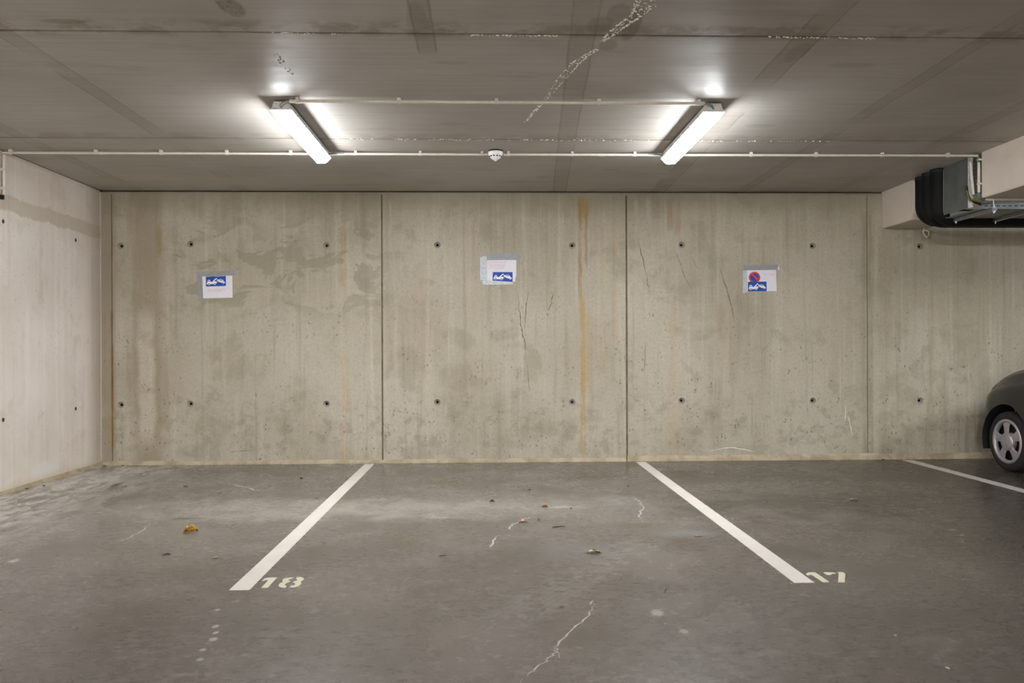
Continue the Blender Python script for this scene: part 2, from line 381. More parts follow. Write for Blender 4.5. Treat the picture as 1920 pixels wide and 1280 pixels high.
M_white = plain('white_plastic', lin(236, 234, 232), .35, var=.03)
M_black = plain('black_plastic', lin(14, 14, 14), .6)
M_foam = plain('black_foam_insulation', lin(9, 9, 10), .7, spec=.25, var=.25, scale=14)
M_galv = plain('galvanised_sheet', lin(128, 134, 132), .42, metal=.75, var=.12, scale=9)
M_zinc = plain('bright_zinc', lin(160, 162, 164), .38, metal=.9)
M_green = plain('green_elbow_plastic', lin(88, 106, 92), .5)
M_yelgreen = plain('earth_cable_sheath', lin(120, 116, 34), .5)
M_paper = plain('white_paper', lin(226, 224, 230), .7, var=.02)
M_tape = plain('grey_duct_tape', lin(146, 148, 150), .38, var=.08, scale=60)
M_tape2 = plain('pale_clear_tape', lin(186, 190, 196), .25, var=.10, scale=40)
M_blue = plain('printed_blue', lin(22, 70, 160), .6, var=.06)
M_red = plain('printed_red', lin(196, 62, 72), .6)
M_pink = plain('faded_red_ink', lin(226, 172, 186), .7)
M_ink = plain('printed_dark', lin(22, 40, 90), .6)
M_prwhite = plain('printed_white', lin(240, 240, 246), .6, var=.02)
M_crack = plain('fine_crack', lin(122, 112, 88), .9, var=.2)
M_crackd = plain('dark_scratch', lin(128, 117, 96), .9, var=.2)
M_lime = plain('lime_deposit', lin(240, 236, 228), .8, var=.15)
M_flake = plain('flaking_concrete', lin(146, 138, 126), .85)
M_fcrack = plain('chalky_floor_crack', lin(186, 180, 172), .7, var=.15)

# ------------------------------------------------------------------ setting
# back wall: cast panels with recessed joints and tie holes
HOLE_R, CELL = .030, .05
def panel_mesh(u0, u1, v0, v1, holes, fn, HOLE_R=.030, dep=.03):
    mb = MB()
    us = sorted({u0, u1} | {h[0]+s*CELL for h in holes for s in (-1, 1)})
    vs = sorted({v0, v1} | {h[1]+s*CELL for h in holes for s in (-1, 1)})
    us = [a for i, a in enumerate(us) if i == 0 or a-us[i-1] > 1e-4]; vs = [a for i, a in enumerate(vs) if i == 0 or a-vs[i-1] > 1e-4]
    for i in range(len(us)-1):
        for j in range(len(vs)-1):
            a0, a1, b0, b1 = us[i], us[i+1], vs[j], vs[j+1]; hit = None
            for h in holes:
                if a0 < h[0] < a1 and b0 < h[1] < b1: hit = h
            if not hit: mb.add([fn(a0, b0, 0), fn(a1, b0, 0), fn(a1, b1, 0), fn(a0, b1, 0)], [(0, 1, 2, 3)]); continue
            N = 24; sq = []; ci = []
            for k in range(N):
                an = 2*math.pi*k/N + math.pi/4; cx_, cy_ = math.cos(an), math.sin(an); m = max(abs(cx_), abs(cy_))
                fx = cx_/m; fy = cy_/m
                sq.append(fn(hit[0]+(fx*(a1-hit[0]) if fx > 0 else fx*(hit[0]-a0)), hit[1]+(fy*(b1-hit[1]) if fy > 0 else fy*(hit[1]-b0)), 0))
                ci.append(fn(hit[0]+HOLE_R*cx_, hit[1]+HOLE_R*cy_, 0))
            mb.add(sq+ci, [(k, (k+1) % N, N+(k+1) % N, N+k) for k in range(N)])
    r = [(u0, v0), (u1, v0), (u1, v1), (u0, v1)]
    mb.prism_sides = None
    vv = [fn(a, b, 0) for a, b in r] + [fn(a, b, -dep) for a, b in r]
    mb.add(vv, [(k, (k+1) % 4, 4+(k+1) % 4, 4+k) for k in range(4)])
    return mb
def hole_mesh(fn0):
    mb = MB(); N = 24
    prof = [(HOLE_R, 0), (.027, -.009), (.0135, -.016), (.0125, -.018), (.0125, -.055)]
    vs = [fn0(r*math.cos(2*math.pi*k/N), r*math.sin(2*math.pi*k/N), h) for r, h in prof for k in range(N)]
    for i in range(4):
        fs = [(i*N+k, i*N+(k+1) % N, (i+1)*N+(k+1) % N, (i+1)*N+k) for k in range(N)]
        mb.add(vs, fs, 0 if i < 3 else 1, True)
    mb.add(vs[4*N:], [tuple(range(N))], 1)
    return mb
bw = lambda u, v, d: (u, D-d, v)
wall_back = obj('wall_back', MB().box(XL-.3, D+.06, -.1, XR+.3, D+.3, H+.15), M_joint)
tag(wall_back, 'back wall of cast grey concrete panels with vertical joints and tie holes', kind='structure')
jx = [wp(210, 600)[0], wp(716.5, 600)[0], wp(1175, 600)[0], wp(1626, 600)[0]]
jw = [.010, .016, .018, .006]
holes = [(wp(px, a), wp(px, b)) for px, a, b in ((226.5, 461, 759), (357, 457.5, 757), (612, 460, 757), (820, 459, 754), (1073, 460, 754), (1278, 459, 751), (1524, 461, 751), (1725, 462, 751))]
holes = [h for p in holes for h in p]
edges = [XL-.02] + jx + [jx[3]+2.35, jx[3]+4.7, XR+.1]; ew = [0] + jw + [.01, .01, 0]
hole_src = None
def put_hole(h, parent, M):
    global hole_src
    if hole_src is None:
        hole_src = obj('tie_hole', hole_mesh(lambda a, b, d: (a, -d, b)), [M_cone, M_hole], parent); o = hole_src
    else:
        o = hole_src.copy(); COL.objects.link(o); o.parent = parent
    o.matrix_local = M
    return o
for i in range(len(edges)-1):
    u0, u1 = edges[i]+ew[i]/2, edges[i+1]-ew[i+1]/2
    hs = [h for h in holes if u0 < h[0] < u1]
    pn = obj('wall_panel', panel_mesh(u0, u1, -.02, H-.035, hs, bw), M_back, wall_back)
    for h in hs: put_hole(h, pn, Matrix.Translation((h[0], D, h[1])))
    if i == 3: panel_r = pn
    if i == 2: panel_m = pn
    if i == 1: panel_l = pn
for X, wd, mm in zip(jx, jw, (M_rustj, M_jointf, M_jointf, M_jointf)): obj('joint_filler', MB().box(X-wd/2, D+.007, -.02, X+wd/2, D+.03, H-.036), mm, wall_back)
# soffit strip where panels meet the ceiling
obj('head_strip', MB().box(XL, D+.004, H-.036, XR, D+.055, H-.012), M_back, wall_back)
# left wall
lw = lambda u, v, d: (XL+d, u, v)
wall_left = obj('wall_left', MB().box(XL-.3, YF, -.1, XL-.06, D+.3, H+.15), M_joint)
tag(wall_left, 'left side wall of pale pinkish concrete with a plastered band near the top', kind='structure')
lh = [lp(6, 415), lp(142, 450), lp(142, 766), lp(6, 787)]
lp_o = obj('wall_panel', panel_mesh(YF, D, -.02, H-.004, lh, lw, HOLE_R=.0165), M_left, wall_left)
hole_back = hole_src
hole_src = obj('tie_hole', hole_mesh(lambda a, b, d: (a*.55, -d, b*.55)), [M_conel, M_hole], None); hole_first = hole_src
for h in lh: put_hole(h, lp_o, Matrix.Translation((XL, h[0], h[1])) @ Matrix.Rotation(math.radians(90), 4, 'Z'))
bpy.data.objects.remove(hole_first)
obj('corner_sealant', MB().tube([(XL+.004, D-.004, .05), (XL+.006, D-.004, 1.2), (XL+.004, D-.004, H-.02)], .008, 8), M_left, wall_left)
tag(obj('wall_right', MB().box(XR, YF, -.1, XR+.2, D+.3, H+.15), M_left), 'far right concrete wall beyond the frame', kind='structure')
tag(obj('wall_front', MB().box(XL-.3, YF-.2, -.1, XR+.2, YF, H+.15), M_left), 'concrete wall behind the viewer', kind='structure')
# floor
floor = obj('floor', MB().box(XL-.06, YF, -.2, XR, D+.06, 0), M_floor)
tag(floor, 'dark grey power-floated concrete floor with pale patches and stains', kind='structure')
# ceiling slabs
ceiling = obj('ceiling', MB().box(XL-.3, YF, H+.06, XR+.2, D+.3, H+.25), M_joint)
tag(ceiling, 'ceiling of smooth brown-grey precast concrete slabs with joints', kind='structure')
cj = [D+.05, 5.786, 3.858, 1.93, 0.0, -1.93, -3.86, -5.79, YF]; cwid = [0, .005, .012, .01, .01, .01, .01, .01, 0]
for i in range(len(cj)-1):
    y1, y0 = cj[i]-cwid[i]/2, cj[i+1]+cwid[i+1]/2
    mb = MB(); c_ = .004
    mb.add([(XL, y0+c_, H), (XR, y0+c_, H), (XR, y1-c_, H), (XL, y1-c_, H), (XL, y0, H+c_), (XR, y0, H+c_), (XR, y1, H+c_), (XL, y1, H+c_),
            (XL, y0, H+.06), (XR, y0, H+.06), (XR, y1, H+.06), (XL, y1, H+.06)],
           [(0, 1, 2, 3), (0, 1, 5, 4), (2, 3, 7, 6), (4, 5, 9, 8), (6, 7, 11, 10)])
    obj('ceiling_slab', mb, M_ceil, ceiling)
# mortar strips at the foot of the walls
def mortar(name, ua, ub, fn, hh, seed, label):
    rd = random.Random(seed); N = 90; prof = []
    a = b = 0
    for i in range(N+1):
        a = a*.7+rd.uniform(-1, 1)*.3; prof.append(hh*(1+.35*a))
    mb = MB(); vs = []
    for i, h in enumerate(prof):
        u = ua+(ub-ua)*i/N
        vs += [fn(u, -.01, .020), fn(u, h*.45, .016+.003*a), fn(u, h, .004), fn(u, h+.004, -.002)]
    fs = [(i*4+k, (i+1)*4+k, (i+1)*4+k+1, i*4+k+1) for i in range(N) for k in range(3)]
    mb.add(vs, fs, 0, True)
    return tag(obj(name, mb, M_mortar), label, kind='structure')
mortar('baseboard_back', jx[2], XR, bw, .052, 3, 'rough tan mortar strip along the foot of the back wall')
mortar('baseboard_center', XL, jx[2]-.01, bw, .032, 5, 'low tan mortar strip along the foot of the left and middle wall panels')
mortar('baseboard_left', YF, D, lw, .026, 9, 'thin tan mortar strip along the foot of the left wall')
# downstand beams
beam = obj('beam', MB().box(XB, YF, ZB, XB+.45, 6.115, H+.01, bev=.006), M_beam); tag(beam, 'near downstand beam of pale concrete on the right', kind='structure')
beam2 = obj('beam', MB().box(XB, 7.13, ZB, XB+.45, D+.02, H+.01, bev=.006), M_beam); tag(beam2, 'short downstand beam meeting the back wall behind the black pipes', kind='structure')
for yy in (2.0, -3.0):
    pass

# painted bay lines and stencilled numbers (parts of the floor)
fl = lambda a, b, d: (a, b, d)
ye = 3.648
for x0, x1, yn, lab in ((-1.1731, -1.0815, ye, 'white painted bay line left of the middle bay'), (1.4081, 1.5024, ye+.005, 'white painted bay line right of the middle bay'),
                        (3.988, 4.089, ye, 'white painted bay line beside the dark car')):
    tag(obj('painted_line', MB().prism([(x0, yn), (x1, yn), (x1, D-.065), (x0, D-.065)], fl, -.001, .0012), M_line, floor), lab)
def floor_poly(name, polys, ox, oy, k, mat, lab):
    mb = MB()
    for p in polys: mb.prism([fp(ox+a/k, oy+b/k) for a, b in p], fl, -.001, .0012)
    tag(obj(name, mb, mat, floor), lab)
floor_poly('painted_number', [[(730, 388), (770, 358), (812, 345), (950, 338), (944, 355), (818, 493), (722, 496), (826, 380), (790, 376), (748, 391)]],
           400, 1040, 8, M_num, 'cream stencilled digit 1 of the 18')
floor_poly('painted_number', [
    [(1205, 338), (1110, 345), (1055, 364), (1030, 388), (1048, 406), (1000, 425), (975, 458), (990, 478), (1030, 490), (1085, 490), (1100, 464), (1076, 460), (1072, 440), (1100, 422), (1160, 398), (1128, 385), (1132, 370), (1180, 356)],
    [(1250, 338), (1310, 335), (1352, 346), (1360, 366), (1340, 386), (1302, 400), (1322, 414), (1314, 440), (1282, 465), (1220, 483), (1140, 488), (1168, 463), (1215, 458), (1230, 440), (1222, 425), (1190, 408), (1218, 395), (1255, 384), (1262, 370), (1238, 358)]],
    400, 1040, 8, M_num, 'cream stencilled digit 8 of the 18')
floor_poly('painted_number', [[(570, 448), (600, 426), (650, 422), (700, 422), (725, 436), (915, 562), (915, 570), (820, 570), (655, 460), (630, 458), (595, 472)]],
           1440, 1020, 8, M_num, 'cream stencilled digit 1 of the 17')
floor_poly('painted_number', [[(825, 428), (860, 422), (985, 425), (1028, 440), (960, 446), (940, 461), (885, 460)],
                              [(1038, 420), (1120, 420), (1160, 445), (1150, 572), (1050, 570), (1060, 442)]],
           1440, 1020, 8, M_num, 'cream stencilled digit 7 of the 17')

# cracks, scratches and lime deposits
def ribbon(mb, pts, fn, wd, jit, seed, d0=.0006, sub=6):
    wd *= .75
    rd = random.Random(seed); P = []
    for i in range(len(pts)-1):
        for k in range(sub):
            t = k/sub; P.append(Vector(pts[i]).lerp(Vector(pts[i+1]), t))
    P.append(Vector(pts[-1]))
    P = [p + Vector((rd.uniform(-jit, jit), rd.uniform(-jit, jit))) if 0 < i < len(P)-1 else p for i, p in enumerate(P)]
    vs = []
    for i, p in enumerate(P):
        t = (P[min(i+1, len(P)-1)]-P[max(i-1, 0)]).normalized(); nn = Vector((-t.y, t.x))
        k = min(1, 4*min(i, len(P)-1-i)/len(P)+.15)*rd.uniform(.5, 1.3)
        for s_ in (-1, 1): vs.append(fn(p.x+s_*nn.x*wd*k/2, p.y+s_*nn.y*wd*k/2, d0))
    mb.add(vs, [(2*i, 2*i+2, 2*i+3, 2*i+1) for i in range(len(P)-1)])
def marks(name, specs, unp, fn, mat, parent, lab, kind=None):
    for i, (pts, wd, jit) in enumerate(specs):
        mb = MB(); ribbon(mb, [unp(*q) for q in pts], fn, wd, jit, i*13+len(name)); o = obj(name, mb, mat, parent)
        tag(o, lab)
marks('crack', [([(970, 545), (975, 595), (978, 618), (985, 645), (986, 675)], .012, .006), ([(992, 545), (986, 575), (984, 620)], .010, .005),
                ([(989, 680), (991, 712), (993, 735)], .007, .004), ([(1038, 545), (1033, 570), (1028, 582)], .012, .006)], wp, bw, M_crack, panel_m, 'thin dark crack in the concrete')
marks('crack', [([(1196, 450), (1206, 490), (1213, 520), (1217, 548)], .012, .005), ([(1263, 462), (1274, 490), (1284, 520), (1296, 540)], .009, .003),
                ([(1297, 480), (1308, 505)], .006, .002), ([(1349, 500), (1362, 540), (1372, 575), (1378, 605)], .014, .004),
                ([(1212, 640), (1206, 700)], .008, .006), ([(1410, 735), (1409, 830)], .006, .003)], wp, bw, M_crackd, panel_r, 'thin dark scratch in the concrete')
marks('scratch', [([(1328, 845), (1370, 838), (1420, 847)], .008, .003), ([(1590, 780), (1598, 815)], .007, .003), ([(1586, 760), (1584, 790)], .006, .003)], wp, bw, M_lime, panel_r, 'pale scratch in the concrete')
marks('scratch', [([(321, 476), (342, 482)], .008, .002), ([(430, 847), (475, 844)], .006, .002)], wp, bw, M_crack, panel_l, 'short scratch in the concrete')
marks('floor_crack', [([(1115, 1128), (1110, 1145), (1092, 1165), (1062, 1190), (1042, 1210), (1042, 1222), (1020, 1242), (995, 1262), (970, 1285)], .010, .008),
                      ([(1112, 1125), (1108, 1135)], .01, .006), ([(1042, 1216), (1050, 1236)], .006, .006),
                      ([(1185, 930), (1200, 940), (1206, 952), (1197, 965), (1206, 982)], .014, .012),
                      ([(1008, 968), (985, 972), (962, 983), (955, 988), (958, 995)], .018, .014), ([(935, 1003), (922, 1018), (917, 1028)], .018, .012),
                      ([(400, 902), (440, 908), (485, 920), (520, 917)], .016, .014), ([(490, 885), (515, 895), (540, 898)], .012, .012),
                      ([(282, 980), (258, 1000), (215, 1018)], .012, .012)],
      fp, fl, M_fcrack, floor, 'pale chalk-filled crack in the floor')
sc_specs = []
for px, py, L in ((1725, 954, 16), (1738, 961, 10), (1745, 970, 14), (1735, 991, 10), (1765, 988, 16), (1785, 994, 22), (1750, 984, 9), (1800, 1003, 20), (1832, 1004, 22), (1806, 1012, 9), (1568, 983, 14), (1583, 1003, 10), (1685, 944, 10), (1610, 941, 8)):
    sc_specs.append(([(px-L/2, py-.5), (px+L/2, py+.5)], .012, .002))
marks('floor_scratch', sc_specs, fp, fl, M_fcrack, floor, 'short pale scratch in the floor')
def flakes(name, line, wds, cnt, fn, mat, parent, lab, size, seed, hgt=.004):
    rd = random.Random(seed); mb = MB(); n = len(line)-1
    for _ in range(cnt):
        t = rd.random()*n; i = min(int(t), n-1); f = t-i
        p = Vector(line[i]).lerp(Vector(line[i+1]), f); wd = wds[i]+(wds[i+1]-wds[i])*f
        d = (Vector(line[i+1])-Vector(line[i])).normalized(); nn = Vector((-d.y, d.x))
        off = rd.choice((-1, 1, rd.uniform(-1, 1)))*rd.uniform(.6, 1)*wd/2
        p = p + nn*off; s_ = size*rd.uniform(.4, 1.3); a0 = math.atan2(d.y, d.x)+rd.uniform(-.8, .8)
        k = 6; el = rd.uniform(.3, .6); vs = []
        for j in range(k):
            a = 2*math.pi*j/k; r = rd.uniform(.7, 1.2)
            ex, ey = s_*r*math.cos(a), s_*el*r*math.sin(a)
            vs.append(fn(p.x+ex*math.cos(a0)-ey*math.sin(a0), p.y+ex*math.sin(a0)+ey*math.cos(a0), -.001))
        vs.append(fn(p.x, p.y, hgt*rd.uniform(.5, 1.2)))
        mb.add(vs, [(j, (j+1) % k, k) for j in range(k)])
    return tag(obj(name, mb, mat, parent), lab, kind='stuff')
cd = lambda a, b, d: (a, b, H-d)
flakes('lime_crust', [cp(*q) for q in ((985, 228), (1010, 200), (1035, 172), (1055, 145), (1080, 118), (1100, 103), (1120, 92))], [.012, .02, .03, .055, .05, .03, .02], 300, cd, M_lime, ceiling, 'white lime deposit along the diagonal ceiling crack', .0085, 1)
flakes('lime_crust', [cp(*q) for q in ((1130, 77), (1150, 60), (1170, 45), (1195, 28), (1210, 10), (1205, -15))], [.02, .05, .05, .06, .10, .10], 260, cd, M_lime, ceiling, 'white lime deposit beyond the first ceiling joint', .010, 2)
flakes('lime_crust', [cp(*q) for q in ((880, 65.8), (960, 66.5), (1050, 67.3))], [.010, .012, .010], 60, cd, M_white, ceiling, 'white crystals along the ceiling joint', .007, 3)
flakes('lime_crust', [cp(*q) for q in ((510, 61), (560, 62), (640, 64))], [.008, .008, .008], 22, cd, M_white, ceiling, 'white crystals along the ceiling joint', .006, 4)
flakes('lime_crust', [cp(*q) for q in ((1440, 69.5), (1500, 70.5), (1640, 72))], [.014, .014, .01], 55, cd, M_lime, ceiling, 'white crystals along the ceiling joint', .008, 5)
flakes('lime_crust', [cp(*q) for q in ((620, 260.5), (850, 262), (1060, 263), (1340, 264.5), (1560, 264.8))], [.02, .03, .03, .02, .01], 150, cd, M_lime, ceiling, 'lime deposit along the second ceiling joint', .010, 6)
flakes('lime_crust', [cp(*q) for q in ((415, 0), (430, 12), (445, 26))], [.06, .10, .06], 60, cd, M_flake, ceiling, 'grey flaking patch of ceiling', .016, 7)
flakes('lime_crust', [cp(*q) for q in ((515, 100), (530, 118), (548, 140))], [.02, .03, .02], 26, cd, M_flake, ceiling, 'flaking crack in front of the left lamp', .010, 8)

# ------------------------------------------------------------------ lamps
def make_lamp(label, loc, lens, L=1.215, group=None):
    t = thing('ceiling_lamp', label, 'lamp', loc, group)      # origin: middle of the lamp on the ceiling
    def shell(prof, y0, y1, inset=0.0):                        # prof: list of (halfwidth, z, end inset)
        mb = MB(); vs = []; n = 4
        for hw, zz, e in prof:
            vs += [(-hw, y0+e, zz), (hw, y0+e, zz), (hw, y1-e, zz), (-hw, y1-e, zz)]
        fs = [(i*4+k, i*4+(k+1) % 4, (i+1)*4+(k+1) % 4, (i+1)*4+k) for i in range(len(prof)-1) for k in range(4)]
        fs += [(0, 3, 2, 1), tuple(4*(len(prof)-1)+k for k in range(4))]
        mb.add(vs, fs); return mb
    a, b = -L/2, L/2
    obj('housing', shell([(.044, -.010, .012), (.046, -.016, .008), (.056, -.052, .004), (.066, -.058, 0), (.066, -.066, 0)], a, b), M_house, t)
    df = shell([(.0645, -.0662, .002), (.0615, -.071, .005), (.050, -.087, .016), (.039, -.104, .028), (.030, -.114, .040)], a, b)
    df.mi = [1]*(len(df.f)-1)+[0]                              # flat underside is the brightest face
    obj('diffuser', df, [lens, M_lensside if lens is M_lens else lens], t)
    for s_ in (-1, 1):
        for k in range(5):
            yy = a+.12+k*(L-.24)/4
            mb = MB().box(s_*.062-.004, yy-.011, -.076, s_*.062+.0065, yy+.011, -.046, bev=.0015)
            obj('latch', mb, M_house, t)
    for yy in (a+.2, b-.2):
        obj('mounting_bracket', MB().box(-.030, yy-.015, -.013, .030, yy+.015, 0), M_zinc, t)
    return t
lampL = make_lamp('long strip lamp on the left of the ceiling, lit white', (-1.2485, 5.484, H), M_lens)
lampR = make_lamp('long strip lamp on the right of the ceiling, lit white', (1.391, 5.475, H), M_lens)
# lamp of the neighbouring bay, then unseen lamps added behind the viewer as fill
make_lamp('strip lamp in the bay beyond the downstand beam, outside the picture', (6.6, 5.2, H), M_lens3)
for X, Y, pl in ((-1.25, -4.4, 'left'), (1.39, -4.4, 'right'), (6.6, -4.4, 'far right')):
    make_lamp('unseen strip lamp added over the aisle behind the viewer as fill, %s one of three' % pl, (X, Y, H), M_lens3 if X > 5 else M_lens2)

# ------------------------------------------------------------------ conduits
RC = .0095
def clip_at(t, x, y, z, axis='x', up=(0, 0, 1)):
    mb = MB()
    if axis == 'x':
        mb.box(x-.011, y-.014, z-.004, x+.011, y+.014, H, bev=.002)
        mb.tube([(x-.009, y, z), (x+.009, y, z)], RC+.0035, 10)
        mb.tube([(x, y-.0145, z+.006), (x, y-.018, z+.006)], .004, 6)
    else:
        mb.box(x-.016, y-.014, z-.010, x+.0, y+.016, z+.010, bev=.002) if up == 'neg' else mb.box(x, y-.016, z-.010, x+.016, y+.014, z+.010, bev=.002)
        mb.tube([(x, y, z-.008), (x, y, z+.008)], RC+.0035, 10)
    return obj('clip', mb, M_clip, t)
YC, ZC = 6.135, H-.024
def cx(px, z=ZC, y=YC):                       # photo column -> X on the conduit line
    lo, hi = -6.0, 8.0
    return on(1, y, px, 290).x
t = thing('conduit', 'cream plastic conduit running across the whole ceiling behind the lamps', 'conduit')
xs_, xe_ = cx(18), cx(915)
obj('pipe', MB().tube([(cx(5), YC, ZC), (cx(914), YC, ZC)], RC), M_pvc, t)
obj('pipe', MB().tube([(cx(944), YC, ZC), (cx(1830), YC-.02, ZC)], RC), M_pvc, t)
obj('coupling', MB().tube([(cx(186), YC, ZC), (cx(198), YC, ZC)], RC+.0022), M_pvc, t)
obj('coupling', MB().tube([(cx(1124), YC, ZC), (cx(1136), YC, ZC)], RC+.0022), M_pvc, t)
for px in (20, 180, 302, 425, 545, 667, 788, 904, 953, 1073, 1190, 1408, 1530, 1654, 1777): clip_at(t, cx(px), YC, ZC)
t = thing('conduit', 'short cream conduit joining the front ends of the two lamps', 'conduit')
Y2, Z2 = 4.845, H-.022
xa, xb = on(1, Y2, 543, 193).x, on(1, Y2, 1321, 195).x
obj('pipe', MB().tube([(xa, Y2, Z2), (xb, Y2, Z2)], RC), M_pvc, t)
obj('coupling', MB().tube([(xa, Y2, Z2), (xa+.055, Y2, Z2)], RC+.002), M_pvc, t)
obj('coupling', MB().tube([(xb-.045, Y2, Z2), (xb, Y2, Z2)], RC+.002), M_clip, t)
for px in (558, 748, 931, 1123, 1310): clip_at(t, on(1, Y2, px, 193).x, Y2, Z2)
for s_, x0, lab in ((-1, xa, 'grey cable looping from the conduit into the left lamp'), (1, xb, 'grey cable looping from the conduit into the right lamp')):
    X = lampL.location.x if s_ < 0 else lampR.location.x
    pts = [(x0, Y2, Z2), (x0+s_*.02, Y2-.004, Z2-.002), (x0+s_*.045, Y2+.004, Z2-.010), (x0+s_*.06, Y2+.020, Z2-.022), (x0+s_*.062, lampL.location.y-.595, Z2-.026)]
    tag(obj('cable', MB().tube(pts, .006, 8), M_cablegrey), lab, 'cable')
for X, s_, lab in ((lampL.location.x, 1, 'left'), (lampR.location.x, -1, 'right')):
    x0 = X+s_*.035
    pts = [(x0, 6.075, H-.038), (x0+s_*.01, 6.105, H-.034), (x0+s_*.05, YC-.028, H-.026), (x0+s_*.12, YC-.024, H-.022)]
    tag(obj('cable', MB().tube(pts, .006, 8), M_cablegrey), 'grey cable from the long conduit into the far end of the %s lamp' % lab, 'cable')
t = thing('conduit', 'short white conduit on the left wall below the ceiling', 'conduit')
yv = lp(2, 330)[0]
obj('pipe', MB().tube([(XL+.022, yv, 2.562), (XL+.022, yv, 2.262)], .011), M_pvc, t)
obj('clip', MB().box(XL, yv-.016, 2.44, XL+.035, yv+.016, 2.46, bev=.002), M_clip, t)
obj('clip', MB().box(XL, yv-.016, 2.30, XL+.035, yv+.016, 2.32, bev=.002), M_clip, t)
obj('end_box', MB().box(XL, yv-.03, 2.225, XL+.02, yv+.01, 2.258, bev=.003), M_black, t)

# smoke detector
dx, dy = 0.061, 6.115
t = thing('smoke_detector', 'round white smoke detector on the ceiling between the lamps', 'detector', (dx, dy, H))
obj('base', MB().lathe([(0, 0), (.056, 0), (.056, -.008), (.054, -.011), (0, -.011)], n=40), M_black, t)
obj('body', MB().lathe([(.0, -.010), (.056, -.010), (.0575, -.016), (.056, -.028), (.051, -.040), (.043, -.048), (.038, -.054), (.034, -.060), (.022, -.068), (.013, -.070), (.011, -.076), (.006, -.079), (0, -.0795)], n=40), M_white, t)
for k in range(12):
    a = 2*math.pi*(k+.5)/12 ; c0, s0 = math.cos(a), math.sin(a); mb = MB()
    for r, zz in ((.0475, -.0455),):
        vs = []
        for (da, dz, dr) in ((-.15, .0035, .0022), (.15, .0035, .0022), (.15, -.0035, -.0046), (-.15, -.0035, -.0046)):
            for e in (0.0012, -.004): vs.append(((r+dr+e)*math.cos(a+da), (r+dr+e)*math.sin(a+da), zz+dz))
        mb.add(vs, [(0, 2, 4, 6), (1, 7, 5, 3), (0, 1, 3, 2), (2, 3, 5, 4), (4, 5, 7, 6), (6, 7, 1, 0)])
    obj('vent_slot', mb, M_black, t)

# ------------------------------------------------------------------ services in the gap between the beams
def arc_pipe(X, Y, zc, r, top=H, rb=.11, xend=XR-2):
    pts = [(X, Y, top-.001), (X, Y, zc+rb+.05)]
    for k in range(9):
        a = math.pi/2*k/8; pts.append((X+rb-rb*math.cos(a), Y, zc+rb-rb*math.sin(a)))
    pts += [(X+rb+.1, Y, zc), (xend, Y, zc)]
    return pts
for X, Y, zc, r, lab in ((3.846, 6.700, 2.186, .074, 'front black insulated pipe bending under the beam gap'),
                         (3.857, 6.852, 2.200, .073, 'middle black insulated pipe bending under the beam gap'),
                         (3.884, 7.005, 2.235, .074, 'rear black insulated pipe bending under the beam gap, nearest the back wall')):
    t = thing('insulated_pipe', lab, 'pipe')
    obj('foam_sleeve', MB().tube(arc_pipe(X, Y, zc, r), r, 24), M_foam, t)
    obj('foam_joint', MB().tube([(X, Y, H-.03), (X, Y, H-.012)], r+.003, 24), M_black, t)
# cable trays: upright one seen from behind, and one running off to the right
t = thing('cable_tray', 'upright galvanised cable tray with a flat sheet back, beside the black pipes', 'cable tray')
obj('back_sheet', MB().box(XB-.012, 6.27, 2.196, XB-.008, 6.612, H-.004), M_galv, t)
obj('edge_flange', MB().box(XB-.012, 6.612, 2.22, XB+.05, 6.616, H-.03), M_clip, t)
obj('side_flange', MB().box(XB-.012, 6.262, 2.196, XB+.008, 6.27, H-.004), M_house, t)
obj('side_flange', MB().box(XB+.008, 6.258, 2.20, XB+.022, 6.27, H-.004), M_house, t)
mb = MB(); mb.box(XB+.024, 6.262, 2.30, XB+.044, 6.268, H-.004); obj('perforated_side', mb, M_galv, t)
for k in range(8): obj('slot', MB().box(XB+.028, 6.2605, 2.32+k*.033, XB+.034, 6.2625, 2.34+k*.033), M_black, t)
t = thing('cable_tray', 'horizontal perforated galvanised cable tray running off to the right under the beam', 'cable tray')
ty0, ty1, tz = 6.17, 6.60, 2.168
obj('tray_bottom', MB().box(XB-.006, ty0, tz, XR-2, ty1, tz+.003), M_galv, t)
obj('side_rail', MB().box(XB+.035, ty0, tz, XR-2, ty0+.003, tz+.060), M_galv, t)
obj('side_rail', MB().box(XB+.035, ty1-.003, tz, XR-2, ty1, tz+.060), M_galv, t)
obj('rail_lip', MB().box(XB+.035, ty0-.003, tz+.046, XR-2, ty0+.010, tz+.062), M_zinc, t)
for k in range(30): obj('slot', MB().box(XB+.06+k*.048, ty0-.0012, tz+.024, XB+.085+k*.048, ty0+.001, tz+.031), M_black, t)
for k in range(8):
    for j in range(12): obj('bottom_slot', MB().box(XB+.05+j*.07, ty0+.05+k*.045, tz-.0008, XB+.085+j*.07, ty0+.058+k*.045, tz+.001), M_black, t)
for px, lab in ((1856, 'near zinc support bar with threaded rods under the cable tray'), (1935, 'zinc support bar under the cable tray at the right edge')):
    X = on(1, 6.15, px, 395).x
    bar = tag(obj('support_bar', MB().box(X-.02, 6.09, tz-.026, X+.02, 6.612, tz-.001, bev=.003), M_zinc, t), lab)
    for yy in (6.102, 6.602):
        obj('threaded_rod', MB().tube([(X, yy, tz-.045), (X, yy, 2.236)], .005, 8), M_zinc, bar)
        obj('nut', MB().tube([(X, yy, tz-.036), (X, yy, tz-.026)], .011, 6), M_zinc, bar)
        obj('washer', MB().tube([(X, yy, tz+.001), (X, yy, tz+.004)], 0.012, 12), M_zinc, bar)
